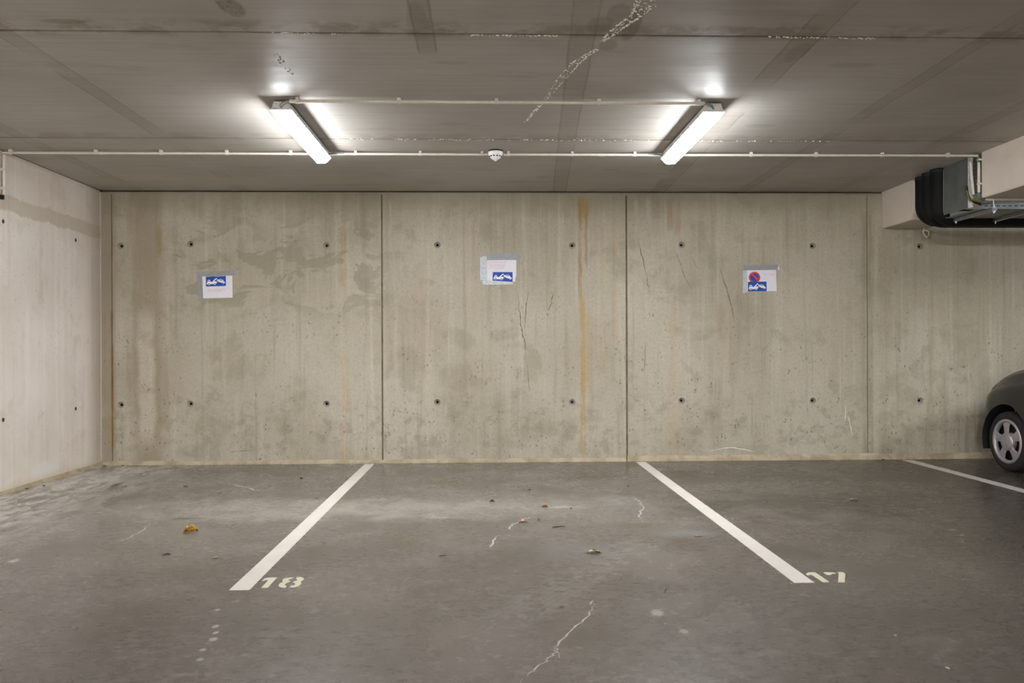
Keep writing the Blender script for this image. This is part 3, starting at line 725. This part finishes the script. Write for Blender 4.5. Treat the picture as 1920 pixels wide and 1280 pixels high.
# conduit drop at the end of the near beam
t = thing('conduit', 'cream conduit dropping at the end of the near beam and running on to the right', 'conduit')
YD = 6.128; XD = on(1, YD, 1835.5, 330).x
obj('elbow', MB().tube([(XD-.045, YD, ZC), (XD-.018, YD, ZC), (XD-.004, YD, ZC-.008), (XD, YD, ZC-.022), (XD, YD, ZC-.05)], .0125, 10), M_green, t)
obj('pipe', MB().tube([(XD, YD, ZC-.048), (XD, YD, 2.29)], .0105), M_pvc, t)
obj('elbow', MB().tube([(XD, YD, 2.292), (XD, YD, 2.262), (XD+.006, YD, 2.248), (XD+.020, YD, 2.241), (XD+.045, YD, 2.240)], .0125, 10), M_green, t)
obj('pipe', MB().tube([(XD+.03, YD, 2.240), (XR-2, YD, 2.240)], .0095), M_pvc, t)
for zz in (2.545, 2.36): obj('clip', MB().box(XD-.012, YD-.020, zz-.007, XD+.026, YD+.010, zz+.007, bev=.002), M_clip, t)
obj('clip', MB().box(XD+.08, YD-.015, 2.228, XD+.10, YD+.013, 2.262, bev=.002), M_clip, t)
t = thing('conduit', 'slanting cream conduit behind the upright one at the beam end', 'conduit')
obj('pipe', MB().tube([(XD-.035, YD+.05, H-.06), (XD-.012, YD+.05, 2.285)], .010), M_pvc, t)
tag(obj('cable', MB().tube([(XD-.06, YD+.06, 2.32), (XD-.05, YD+.065, 2.28), (XD-.03, YD+.07, 2.25), (XD+.02, YD+.07, 2.238), (XD+.2, YD+.09, 2.19), (XD+.9, YD+.1, 2.19)], .006, 8), M_yelgreen), 'yellow and green earth cable curving into the cable tray', 'cable')
tag(obj('cable', MB().tube([(XD-.05, YD+.08, 2.36), (XD-.04, YD+.085, 2.29), (XD-.015, YD+.09, 2.255), (XD+.03, YD+.1, 2.235), (XD+.2, YD+.14, 2.192), (XD+.9, YD+.15, 2.192)], .010, 8), M_black), 'thick black cable curving into the cable tray', 'cable')
# loose wire tie on the wall below the pipes
pts = [wp(*q) for q in ((1732, 428), (1729, 434), (1731, 440), (1736, 446), (1740, 441), (1740, 435), (1735, 432), (1730, 433))]
pts3 = [(a, D-.006-.012*math.sin(i/7*math.pi), b) for i, (a, b) in enumerate(pts)]
tag(obj('wire_loop', MB().tube(pts3, .006, 6), M_white), 'small loop of white wire sticking out of the back wall below the pipes', 'wire')

# ------------------------------------------------------------------ notices taped to the back wall
def wpoly(pts, ox=0, oy=0, k=1): return [wp(ox+a/k, oy+b/k) for a, b in pts]
def wobj(name, polys, d0, d1, mat, parent, lab=None):
    mb = MB()
    for p in polys: mb.prism(p, bw, d0, d1)
    o = obj(name, mb, mat, parent)
    if lab: o['label'] = lab
    return o
TRUCK = [(.045, .80), (.045, .62), (.085, .54), (.10, .36), (.125, .33), (.205, .33), (.22, .40), (.225, .53), (.33, .53), (.345, .47), (.50, .19), (.53, .16), (.55, .20), (.55, .26), (.52, .28), (.405, .50), (.50, .50), (.535, .52), (.55, .62), (.53, .72), (.50, .77), (.12, .80)]
CAR = [(.545, .30), (.60, .32), (.655, .36), (.68, .30), (.73, .29), (.82, .34), (.86, .40), (.885, .50), (.945, .60), (.96, .68), (.94, .73), (.88, .73), (.80, .68), (.60, .54), (.56, .45)]
def circ(cx_, cy_, rx, ry, n=20): return [(cx_+rx*math.cos(2*math.pi*k/n), cy_+ry*math.sin(2*math.pi*k/n)) for k in range(n)]
def pictogram(sheet, quad, d):
    def q(u, v):
        a = Vector(quad[0]).lerp(Vector(quad[1]), u); b = Vector(quad[3]).lerp(Vector(quad[2]), u); return tuple(a.lerp(b, v))
    Q = lambda pl: [wp(*q(u, v)) for u, v in pl]
    wobj('tow_panel', [Q([(0, 0), (1, 0), (1, 1), (0, 1)])], d, d+.0004, M_blue, sheet, 'blue printed panel')
    wobj('tow_truck_symbol', [Q(TRUCK)] + [Q(circ(cx_, .77, .048, .10)) for cx_ in (.15, .44)], d+.0005, d+.0008, M_prwhite, sheet, 'white tow truck pictogram')
    wobj('towed_car_symbol', [Q(CAR), Q(circ(.605, .50, .036, .08)), Q(circ(.865, .70, .036, .08))], d+.0005, d+.0008, M_prwhite, sheet, 'white towed car pictogram')
    wobj('symbol_detail', [Q([(.12, .50), (.13, .40), (.185, .40), (.19, .50)]), Q([(.67, .40), (.69, .34), (.735, .335), (.735, .43)]), Q([(.75, .44), (.75, .345), (.80, .375), (.83, .47)])]
         + [Q(circ(a, b, .020, .042, 12)) for a, b in ((.15, .775), (.44, .775), (.605, .505), (.865, .70))], d+.0009, d+.0011, M_ink, sheet, 'dark windows and wheels of the pictogram')
def scribble(sheet, rows, d, mat, seed):
    rd = random.Random(seed); polys = []
    for (x0, x1, yt, yb, skew) in rows:
        x = x0
        while x < x1:
            wdt = rd.uniform(1.0, 2.0); s_ = rd.choice((0, 1, 2)); yy = yt+skew*(x-x0); hh = (yb-yt)
            if s_ == 0: P = [[(x, yy), (x+.5, yy), (x+.5, yy+hh), (x, yy+hh)], [(x, yy+hh*.4), (x+wdt, yy+hh*.4), (x+wdt, yy+hh*.6), (x, yy+hh*.6)]]
            elif s_ == 1: P = [[(x, yy), (x+wdt, yy), (x+wdt, yy+hh*.2), (x, yy+hh*.2)], [(x+wdt*.4, yy), (x+wdt*.4+.5, yy), (x+wdt*.4+.5, yy+hh), (x+wdt*.4, yy+hh)]]
            else: P = [[(x, yy+hh*.2), (x+wdt, yy+hh*.2), (x+wdt, yy+hh*.42), (x, yy+hh*.42)], [(x, yy+hh*.75), (x+wdt, yy+hh*.75), (x+wdt, yy+hh), (x, yy+hh)]]
            polys += [[wp(*q) for q in p] for p in P]
            x += wdt+rd.uniform(.7, 1.3)
    return wobj('red_lettering', polys, d, d+.0002, mat, sheet, 'small faded red lettering')
# left notice
t = thing('paper_notice', 'white tow-away notice in grey tape on the left wall panel', 'notice')
sh = wobj('sheet', [wpoly([(415, 395), (1220, 378), (1225, 965), (440, 985)], 350, 490, 14.22)], .0015, .0022, M_paper, t)
pictogram(sh, [(386.2, 518.8), (423.6, 517.2), (423.9, 535.8), (386.3, 537.1)], .0024)
scribble(sh, [(390, 421, 542.5, 547.5, -.02)], .0024, M_pink, 3)
wobj('tape_strip', [wpoly([(275, 290), (1300, 240), (1315, 355), (870, 372), (840, 415), (720, 402), (290, 400)], 350, 490, 14.22)], .0024, .0036, M_tape, t)
wobj('tape_strip', [wpoly([(270, 285), (385, 280), (435, 1060), (425, 1070), (325, 1068)], 350, 490, 14.22)], .0022, .0030, M_tape, t)
# middle notice
t = thing('paper_notice', 'white tow-away notice in shiny pale tape high on the middle wall panel', 'notice')
sh = wobj('sheet', [wpoly([(430, 385), (1250, 380), (1252, 800), (1215, 930), (1250, 965), (460, 965)], 880, 460, 14.22)], .0015, .0022, M_paper, t)
pictogram(sh, [(924, 510), (961, 510), (961.2, 528), (923.6, 526.8)], .0024)
scribble(sh, [(914.5, 948, 489.8, 493.6, 0), (914.5, 947, 495.8, 499.6, 0), (914.5, 947, 501.0, 503.8, 0)], .0024, M_pink, 5)
for pl in ([(450, 215), (1250, 192), (1252, 282), (455, 286)], [(455, 280), (1365, 272), (1365, 385), (470, 392)]):
    wobj('tape_strip', [wpoly(pl, 880, 460, 14.22)], .0024, .0034 if pl[0][1] < 250 else .0042, M_tape, t)
for pl in ([(285, 325), (385, 285), (392, 930), (285, 925)], [(380, 285), (470, 288), (470, 930), (388, 930)], [(350, 945), (480, 925), (1160, 975), (1160, 1040), (360, 1052)]):
    wobj('tape_strip', [wpoly(pl, 880, 460, 14.22)], .0024, .0030 if pl[0][0] != 380 else .0038, M_tape2, t, 'pale shiny tape strip')
# right notice
t = thing('paper_notice', 'white notice with a round no-parking symbol taped to the right wall panel', 'notice')
sh = wobj('sheet', [wpoly([(320, 425), (1195, 412), (1218, 1050), (330, 1060)], 1380, 480, 16)], .0015, .0022, M_paper, t)
KX = lambda a, b: wp(1380+a/16, 480+b/16)
def cut(pl): return [KX(a, min(b, 775)) for a, b in pl]
wobj('round_symbol', [cut(circ(552, 640, 172, 170, 36))], .0023, .0026, M_red, sh, 'red ring of the no-parking symbol')
wobj('round_symbol', [cut(circ(552, 640, 125, 124, 32))], .0026, .0029, M_blue, sh, 'blue centre of the no-parking symbol')
wobj('slash', [[KX(*q) for q in ((440, 545), (480, 510), (690, 700), (650, 750))]], .0029, .0032, M_red, sh, 'red diagonal bar of the no-parking symbol')
pictogram(sh, [(1402.2, 528.1), (1436.9, 527.8), (1437.2, 545.6), (1402.2, 546)], .0034)
scribble(sh, [(1433, 1452, 512.5, 516, -.01)], .0024, M_pink, 8)
wobj('tape_strip', [wpoly([(205, 275), (1255, 262), (1280, 275), (1215, 400), (675, 412), (215, 435)], 1380, 480, 16)], .0024, .0036, M_tape, t)
wobj('tape_strip', [wpoly([(205, 300), (330, 300), (345, 1060), (320, 1080), (205, 1120)], 1380, 480, 16)], .0022, .0030, M_tape2, t)
wobj('folded_tape_end', [wpoly([(1255, 400), (1268, 275), (1300, 400)], 1380, 480, 16)], .002, .010, M_white, t)

# ------------------------------------------------------------------ car
M_car = plain('dark_car_paint', lin(10, 11, 13), .25, var=.04, spec=.45); M_car.node_tree.nodes['Principled BSDF'].inputs['Coat Weight'].default_value = .3
M_trim = plain('car_trim_plastic', lin(20, 20, 21), .6)
M_tyre = plain('tyre_rubber', lin(30, 26, 25), .8)
M_cap = plain('silver_hubcap', lin(168, 162, 164), .36, metal=.45, var=.05)
M_glass = plain('dark_car_glass', lin(16, 20, 22), .06, spec=.8, var=.05)
M_hlamp = plain('headlamp_glass', lin(120, 112, 108), .12, spec=.8, var=.1)
M_tail = plain('tail_lamp_red', lin(120, 12, 12), .2)
M_plate = plain('number_plate_white', lin(220, 220, 216), .5, var=.02)
CXC, NOSE, LEN = 5.305, 7.52, 3.6
ST = [(0, .40, .33, .50, .60, .36), (.08, .53, .25, .56, .68, .46), (.25, .715, .21, .66, .795, .585), (.5, .775, .19, .735, .875, .655), (.9, .80, .19, .80, .95, .68), (1.1, .80, .19, .84, 1.02, .68),
      (1.5, .80, .19, .88, 1.30, .62), (1.85, .80, .19, .90, 1.46, .57), (2.3, .80, .19, .92, 1.50, .56), (2.9, .80, .19, .93, 1.46, .55), (3.3, .79, .22, .93, 1.30, .55), (3.5, .74, .25, .90, 1.08, .54), (3.6, .60, .34, .78, .88, .48)]
def station(s):
    for i in range(len(ST)-1):
        if s <= ST[i+1][0] or i == len(ST)-2:
            a, b = ST[i], ST[i+1]; t_ = (s-a[0])/(b[0]-a[0])
            pa = ST[max(i-1, 0)]; pb = ST[min(i+2, len(ST)-1)]; out = []
            for k in range(1, 6):
                h = b[0]-a[0]
                ma = (b[k]-pa[k])/(b[0]-pa[0]) if i > 0 else (b[k]-a[k])/h*1.6
                mb_ = (pb[k]-a[k])/(pb[0]-a[0]) if i < len(ST)-2 else (b[k]-a[k])/h*1.6
                t2, t3 = t_*t_, t_**3
                out.append((2*t3-3*t2+1)*a[k]+(t3-2*t2+t_)*h*ma+(-2*t3+3*t2)*b[k]+(t3-t2)*h*mb_)
            return out
def section(s):                                # half profile, bottom centre -> roof centre, as (x, z)
    w_, zb, zl, zt, wt = station(s)
    P = [(0, zb), (w_*.80, zb), (w_*.965, zb+.07), (w_, zb+.16), (w_*1.005, zb+(zl-zb)*.62), (w_*.975, zl-.03), (w_*.93, zl), (wt, zt-.09*(zt-zl)/.5-.015), (wt*.9, zt-.012), (wt*.5, zt+.012), (0, zt+.018)]
    cnt = [5, 4, 5, 8, 6, 3, 8, 3, 4, 4]; out = []
    for i in range(len(P)-1):
        for k in range(cnt[i]):
            u = k/cnt[i]; out.append((P[i][0]+(P[i+1][0]-P[i][0])*u, P[i][1]+(P[i+1][1]-P[i][1])*u))
    out.append(P[-1])
    for _ in range(3): out = [out[0]] + [((out[i-1][0]+2*out[i][0]+out[i+1][0])/4, (out[i-1][1]+2*out[i][1]+out[i+1][1])/4) for i in range(1, len(out)-1)] + [out[-1]]
    return out
NS = 145; SS = [LEN*i/(NS-1) for i in range(NS)]; SEC = [section(s) for s in SS]; NP = len(SEC[0])
WH = [.655, 2.98]; WR, AR = .262, .325
def car_pt(i, j, side): x, z_ = SEC[i][j]; return Vector((CXC+side*x, NOSE-SS[i], z_))
car = thing('car', 'dark small hatchback parked nose to the wall at the right edge', 'car', (0, 0, 0))
parts = {k: MB() for k in ('body', 'hood', 'windscreen', 'rear_window', 'side_window_l', 'side_window_r', 'lower_bumper')}
BELT0, BELT1 = 5+4+5+8+6+3+1, 5+4+5+8+6+3+7
for side in (-1, 1):
    grid = [[car_pt(i, j, side) for j in range(NP)] for i in range(NS)]
    dead = set()
    for i in range(NS):
        for j in range(NP):
            p = grid[i][j]
            if abs(p.x-CXC) < .52 or p.z > .75: continue
            for wy in WH:
                dy_, dz_ = p.y-(NOSE-wy), p.z-WR; d_ = math.hypot(dy_, dz_)
                if abs(d_-AR) < .016: p.y = NOSE-wy+dy_*AR/d_; p.z = WR+dz_*AR/d_
    def kind(i, j):
        c_ = (grid[i][j]+grid[i+1][j+1]+grid[i+1][j]+grid[i][j+1])/4; s = NOSE-c_.y
        if c_.z < .7 and abs(c_.x-CXC) > .50:
            for wy in WH:
                if math.hypot(c_.y-(NOSE-wy), c_.z-WR) < AR-.004: return None
        if BELT0 <= j <= BELT1 and 1.42 < s < 3.12 and not 2.18 < s < 2.26: return 'side_window_l' if side < 0 else 'side_window_r'
        if j > BELT1+3 and 1.14 < s < 1.80: return 'windscreen'
        if j > BELT1+3 and 3.14 < s < 3.50: return 'rear_window'
        if j > BELT1+2 and .17 < s < 1.06: return 'hood'
        if c_.z < .30 and (s < .32 or s > 3.32): return 'lower_bumper'
        return 'body'
    ids = {}
    for i in range(NS-1):
        for j in range(NP-1):
            k = kind(i, j)
            if k is None: continue
            mb = parts[k]; q = []
            for (a, b) in ((i, j), (i+1, j), (i+1, j+1), (i, j+1)):
                key = (k, a, b)
                if key not in ids:
                    ids[key] = len(mb.v); v = grid[a][b].copy()
                    if k == 'hood': v.z += .003
                    mb.v.append(tuple(v))
                q.append(ids[key])
            mb.f.append(q); mb.mi.append(0); mb.sm.append(True)
    for e in (0, NS-1):                          # close nose and tail
        mb = parts['body']; b = len(mb.v); mb.v += [tuple(grid[e][j]) for j in range(NP)]; c_ = len(mb.v); mb.v.append((CXC, grid[e][0].y, .5))
        for j in range(NP-1): mb.f.append([b+j, b+j+1, c_]); mb.mi.append(0); mb.sm.append(False)
obj('body', parts['body'], M_car, car); obj('hood', parts['hood'], M_car, car)
obj('windscreen', parts['windscreen'], M_glass, car); obj('rear_window', parts['rear_window'], M_glass, car)
obj('side_window', parts['side_window_l'], M_glass, car); obj('side_window', parts['side_window_r'], M_glass, car)
obj('bumper', parts['lower_bumper'], M_trim, car)
for side in (-1, 1):
    for wi, wy in enumerate(WH):
        Yw = NOSE-wy; xo = CXC+side*.775
        mb = MB(); N = 28; vs = []; xin = CXC+side*.50
        for k in range(N+1):
            a = math.radians(-18+216*k/N)
            for xx in (CXC+side*.790, xin): vs.append((xx, Yw+(AR-.001)*math.cos(a), WR+(AR-.001)*math.sin(a)))
        mb.add(vs, [(2*k, 2*k+2, 2*k+3, 2*k+1) for k in range(N)], 0, True)
        disc = [(xin, Yw+AR*math.cos(math.radians(-18+216*k/N)), WR+AR*math.sin(math.radians(-18+216*k/N))) for k in range(N+1)]
        mb.add(disc, [tuple(range(N+1))])
        obj('wheel_arch_liner', mb, M_trim, car)
        Mx = Matrix.Translation((xo, Yw, WR)) @ Matrix.Rotation(math.radians(90*side), 4, 'Y')
        tp = [(.185, -.155), (.20, -.165), (.238, -.165), (.256, -.155), (.262, -.13), (.262, -.035), (.256, -.010), (.240, .002), (.215, .004), (.196, -.002), (.186, -.012)]
        wheel = obj('wheel', MB().lathe(tp, Mx, 48), M_tyre, car); wheel['label'] = 'wheel with black tyre and silver hubcap'
        obj('rim_back', MB().lathe([(0, -.05), (.186, -.05)], Mx, 32), M_black, wheel)
        cap = MB()
        cap.lathe([(.196, -.004), (.192, .004), (.180, .006), (.170, .002), (.163, -.010), (.166, -.03)], Mx, 40)
        cap.lathe([(0, .016), (.030, .015), (.046, .010), (.058, .012), (.074, .006), (.080, -.004), (.080, -.04)], Mx, 40)
        for k in range(5):
            a = math.radians(6+72*k)
            for (t0, t1) in ((-1, -.28), (-.28, .28), (.28, 1)):
                vs = []
                for r, hw, zz in ((.066, .031, .008), (.120, .036, .007), (.172, .058, .003)):
                    for tt in (t0, t1):
                        zt_ = zz + (-.010 if abs(tt) < .5 else .0)
                        y_ = hw*tt
                        vs.append(Mx @ Vector((r*math.cos(a)-y_*math.sin(a), r*math.sin(a)+y_*math.cos(a), zt_ if abs(tt) < .9 else zz-.014)))
                cap.add(vs, [(0, 1, 3, 2), (2, 3, 5, 4)], 0, False)
        obj('hubcap', cap, M_cap, wheel)
    # head lamp and tail lamp shells lie just proud of the body
    def shell(name, s0, s1, j0, j1, mat, off=.004):
        mb = MB(); ii = [i for i in range(NS) if s0 <= SS[i] <= s1]; vs = []
        for i in ii:
            for j in range(j0, j1+1):
                p = car_pt(i, j, side); vs.append((p.x+side*off, p.y+(off if s0 < 1 else -off), p.z+off*.5))
        m_ = j1-j0+1
        mb.add(vs, [(a*m_+b, (a+1)*m_+b, (a+1)*m_+b+1, a*m_+b+1) for a in range(len(ii)-1) for b in range(m_-1)], 0, True)
        return obj(name, mb, mat, car)
    shell('headlamp', .06, .34, BELT0+1, BELT0+6, M_hlamp)
    shell('tail_lamp', 3.36, 3.56, BELT0-3, BELT0+4, M_tail)
    # door with its handle, wing mirror
    mb = MB(); ii = [i for i in range(NS) if 1.22 <= SS[i] <= 2.22]; vs = []; j0, j1 = 13, BELT0-1
    for i in ii:
        for j in range(j0, j1+1): p = car_pt(i, j, side); vs.append((p.x+side*.003, p.y, p.z))
    m_ = j1-j0+1
    mb.add(vs, [(a*m_+b, (a+1)*m_+b, (a+1)*m_+b+1, a*m_+b+1) for a in range(len(ii)-1) for b in range(m_-1)], 0, True)
    door = obj('door', mb, M_car, car)
    obj('door_handle', MB().box(min(CXC+side*.79, CXC+side*.825), NOSE-2.14, .76, max(CXC+side*.79, CXC+side*.825), NOSE-1.98, .785, bev=.006), M_trim, door)
    Mm = Matrix.Translation((CXC+side*.80, NOSE-1.46, .97)) @ Matrix.Rotation(math.radians(90*side), 4, 'Y') @ Matrix.Diagonal((.95, .75, 1, 1))
    obj('wing_mirror', MB().lathe([(.0, -.10), (.020, -.10), (.024, .0), (.040, .01), (.062, .035), (.068, .07), (.066, .12), (.055, .155), (.03, .172), (0, .176)], Mm, 20), M_car, car)
obj('number_plate', MB().box(CXC-.26, NOSE-.002, .37, CXC+.26, NOSE+.012, .48, bev=.003), M_plate, car)
obj('grille', MB().box(CXC-.30, NOSE-.02, .50, CXC+.30, NOSE+.006, .56, bev=.004), M_trim, car)

# ------------------------------------------------------------------ leaves, twigs and crumbs on the floor
def leafmat(name, a, b):
    n = NT(name); p = n.nd('ShaderNodeTexCoord').outputs['Object']
    c = n.mix(n.mr(n.noise(p, 60, 3, .6), .4, .62), lin(*a), lin(*b)); return n.out(c, .55, .3)
L_gold = leafmat('golden_leaf', (196, 150, 62), (110, 74, 22)); L_tan = leafmat('tan_leaf', (206, 176, 136), (120, 90, 60)); L_pale = leafmat('pale_leaf', (222, 208, 158), (70, 54, 38))
L_red = leafmat('rust_leaf', (160, 92, 52), (90, 52, 34)); L_dark = leafmat('dark_leaf', (58, 46, 34), (34, 27, 20)); L_twig = leafmat('twig_bark', (84, 72, 56), (54, 46, 36))
def leaf(px, py, length, width, rot, curl, mat, label, seed, name='dry_leaf', stem=True):
    rd = random.Random(seed); X, Y = fp(px, py); nu, nv = 11, 7; vs = []
    for i in range(nu):
        u = i/(nu-1); hw = width/2*(math.sin(math.pi*min(1, u*.92+.06))**.8)*(1+.22*math.sin(u*19+seed))
        for j in range(nv):
            v = j/(nv-1)*2-1
            yy = hw*v; zz = abs(v)**1.6*hw*curl + .10*length*curl*math.sin(u*2.6+.3)*(1-.3*v) + rd.uniform(-1, 1)*.035*length*min(1, curl+.2)
            vs.append([(u-.5)*length, yy*(1-.35*curl*abs(v)), zz])
    mz = min(v[2] for v in vs)
    c_, s_ = math.cos(rot), math.sin(rot)
    mb = MB(); mb.add([(a*c_-b*s_, a*s_+b*c_, z_-mz+.0012) for a, b, z_ in vs], [(i*nv+j, (i+1)*nv+j, (i+1)*nv+j+1, i*nv+j+1) for i in range(nu-1) for j in range(nv-1)], 0, True)
    t = thing(name, label, 'leaf', (X, Y, 0))
    o = obj('blade', mb, mat, t); md = o.modifiers.new('thick', 'SOLIDIFY'); md.thickness = .0006; md.offset = 0
    if stem:
        a = -.5*length
        P = [(a-.22*length, .01*length, .003), (a-.1*length, 0, .003), (a+.05*length, 0, .004)]
        obj('stem', MB().tube([(p*c_-q*s_, p*s_+q*c_, r) for p, q, r in P], .0011, 6), mat, t)
    return t
leaf(358, 998, .085, .075, .5, .95, L_gold, 'golden curled dry leaf in the left bay', 3)
leaf(1114, 1036.5, .075, .055, .1, .45, L_pale, 'pale cream and black ragged leaf on the floor of the middle bay', 5)
leaf(1602, 937.5, .060, .040, -.4, .5, L_tan, 'tan curled leaf in the right bay between the lines', 7)
leaf(1022, 950.5, .040, .030, -.3, .8, L_red, 'rust brown curled leaf furthest back in the middle bay', 9)
leaf(1010.5, 975, .028, .030, 1.3, .9, L_red, 'small upright rust brown leaf beside the pale floor crack', 11)
leaf(981, 979, .060, .026, .05, .3, L_red, 'flat orange brown leaf lying on the pale floor crack', 13)
leaf(923, 940.5, .034, .026, .2, .8, L_dark, 'small dark leaf at the back of the middle bay, left of the rust leaves', 15)
leaf(313, 1040, .040, .024, .2, .4, L_dark, 'small dark brown leaf in the left bay, in front of the golden leaf', 17)
leaf(1838, 913, .060, .018, -.1, .4, L_red, 'thin brown leaf near the car bay line', 19)
leaf(1309, 1005, .050, .02, -.2, .2, L_tan, 'flat tan leaf scrap left of the right bay line', 21, stem=False)
leaf(404, 1046, .034, .018, .2, .3, L_tan, 'pale tan leaf scrap left of the left bay line', 23, stem=False)
leaf(412, 924, .030, .024, .4, .4, L_tan, 'small tan leaf scrap at the back of the left bay', 25, stem=False)
leaf(594, 935, .040, .016, .1, .4, L_red, 'thin brown leaf scrap close to the left bay line', 27, stem=False)
leaf(565, 897.5, .026, .022, .3, .9, L_dark, 'dark leaf scrap by the wall in the left bay', 29, stem=False)
leaf(348, 912, .032, .018, .1, .4, L_dark, 'dark leaf scrap near the wet stain in the left bay', 31, stem=False)
leaf(1053, 1137.5, .022, .012, .2, .4, L_red, 'tiny brown leaf scrap beside the long floor crack', 33, stem=False)
leaf(1071, 953.5, .018, .014, .2, .6, L_dark, 'tiny dark leaf scrap right of the rust leaves', 35, stem=False)
leaf(993, 918.5, .02, .016, .2, .6, L_dark, 'tiny dark leaf scrap furthest back in the middle bay', 37, stem=False)
leaf(1178, 912, .022, .016, .2, .6, L_dark, 'tiny dark leaf scrap at the back near the right bay line', 39, stem=False)
def twig(px0, py0, px1, py1, r, label):
    a, b = fp(px0, py0), fp(px1, py1); m_ = ((a[0]+b[0])/2, (a[1]+b[1])/2+.003)
    tag(obj('twig', MB().tube([(*a, r), (*m_, r+.001), (*b, r)], r, 6, radii=[r, r*.9, r*.6]), L_twig), label, 'twig')
twig(1036, 989, 1060, 987, .0035, 'straight dark twig on the floor of the middle bay')
twig(824, 1042.5, 839, 1041.5, .0022, 'short thin twig right of the left bay line')
twig(1249, 1104, 1246, 1112, .0018, 'thin pale straw on the floor left of the right bay line')
CR = ['upper of two left of 18', 'lower of two left of 18', 'below the pale tan scrap', 'right of the long crack', 'by the right line end', 'alone at near right',
      'lowest, near right corner', 'above the pale tan scrap', 'by the left line middle', 'above the golden leaf', 'left of the golden leaf', 'left of the dark leaf',
      'middle bay, left side', 'back of the middle bay', 'by the right line middle', 'nearest the left edge', 'among the right scratches', 'back, towards the right line']
crumb_src = None
for i, (px, py, s_) in enumerate(((171, 1082, .008), (159, 1094, .010), (404, 1051, .006), (1248, 1170, .009), (1484, 1094, .007), (1679, 1191, .009), (1777, 1253, .012), (416, 1035, .006), (486, 1029, .006), (293, 925, .009), (235, 999, .007), (252, 1071, .006), (704, 1036, .010), (855, 899, .010), (1266, 971, .006), (34, 949, .007), (1805, 1016, .008), (1131, 909, .006))):
    X, Y = fp(px, py)
    if crumb_src is None:
        rd = random.Random(2); bm = bmesh.new(); bmesh.ops.create_icosphere(bm, subdivisions=1, radius=1)
        mb = MB(); mb.add([(v.co.x*rd.uniform(.7, 1.2), v.co.y*rd.uniform(.6, 1.1), (v.co.z*rd.uniform(.7, 1.1)+.75)*.45) for v in bm.verts], [[v.index for v in f.verts] for f in bm.faces]); bm.free()
        o = crumb_src = obj('crumb', mb, L_pale)
    else: o = crumb_src.copy(); COL.objects.link(o)
    o.location = (X, Y, 0); o.scale = (s_, s_*.8, s_*.6); o.rotation_euler[2] = i*1.3
    tag(o, 'tiny pale crumb of grit on the floor, ' + CR[i], 'crumb', 'pale crumbs scattered on the floor')
for px, py, lab in ((50, 916.5, 'dark grit crumb nearest the left edge by the wall'), (82, 911, 'dark grit crumb on the floor along the left wall'), (197, 872.5, 'dark grit crumb in the left back corner'), (233, 872, 'dark grit crumb at the foot of the back wall by the corner'),
                    (1652, 860.5, 'dark grit crumb at the foot of the back wall beside the car bay line'), (1713, 973, 'red crumb on the floor of the right bay')):
    o = crumb_src.copy(); o.data = crumb_src.data.copy(); o.data.materials[0] = M_red if 'red' in lab else L_dark; COL.objects.link(o)
    X, Y = fp(px, py); Y = min(Y, D-.04); o.location = (X, Y, 0); o.scale = (.014, .010, .012) if 'red' not in lab else (.006, .006, .005)
    if 'group' in o: del o['group']
    tag(o, lab, 'crumb')
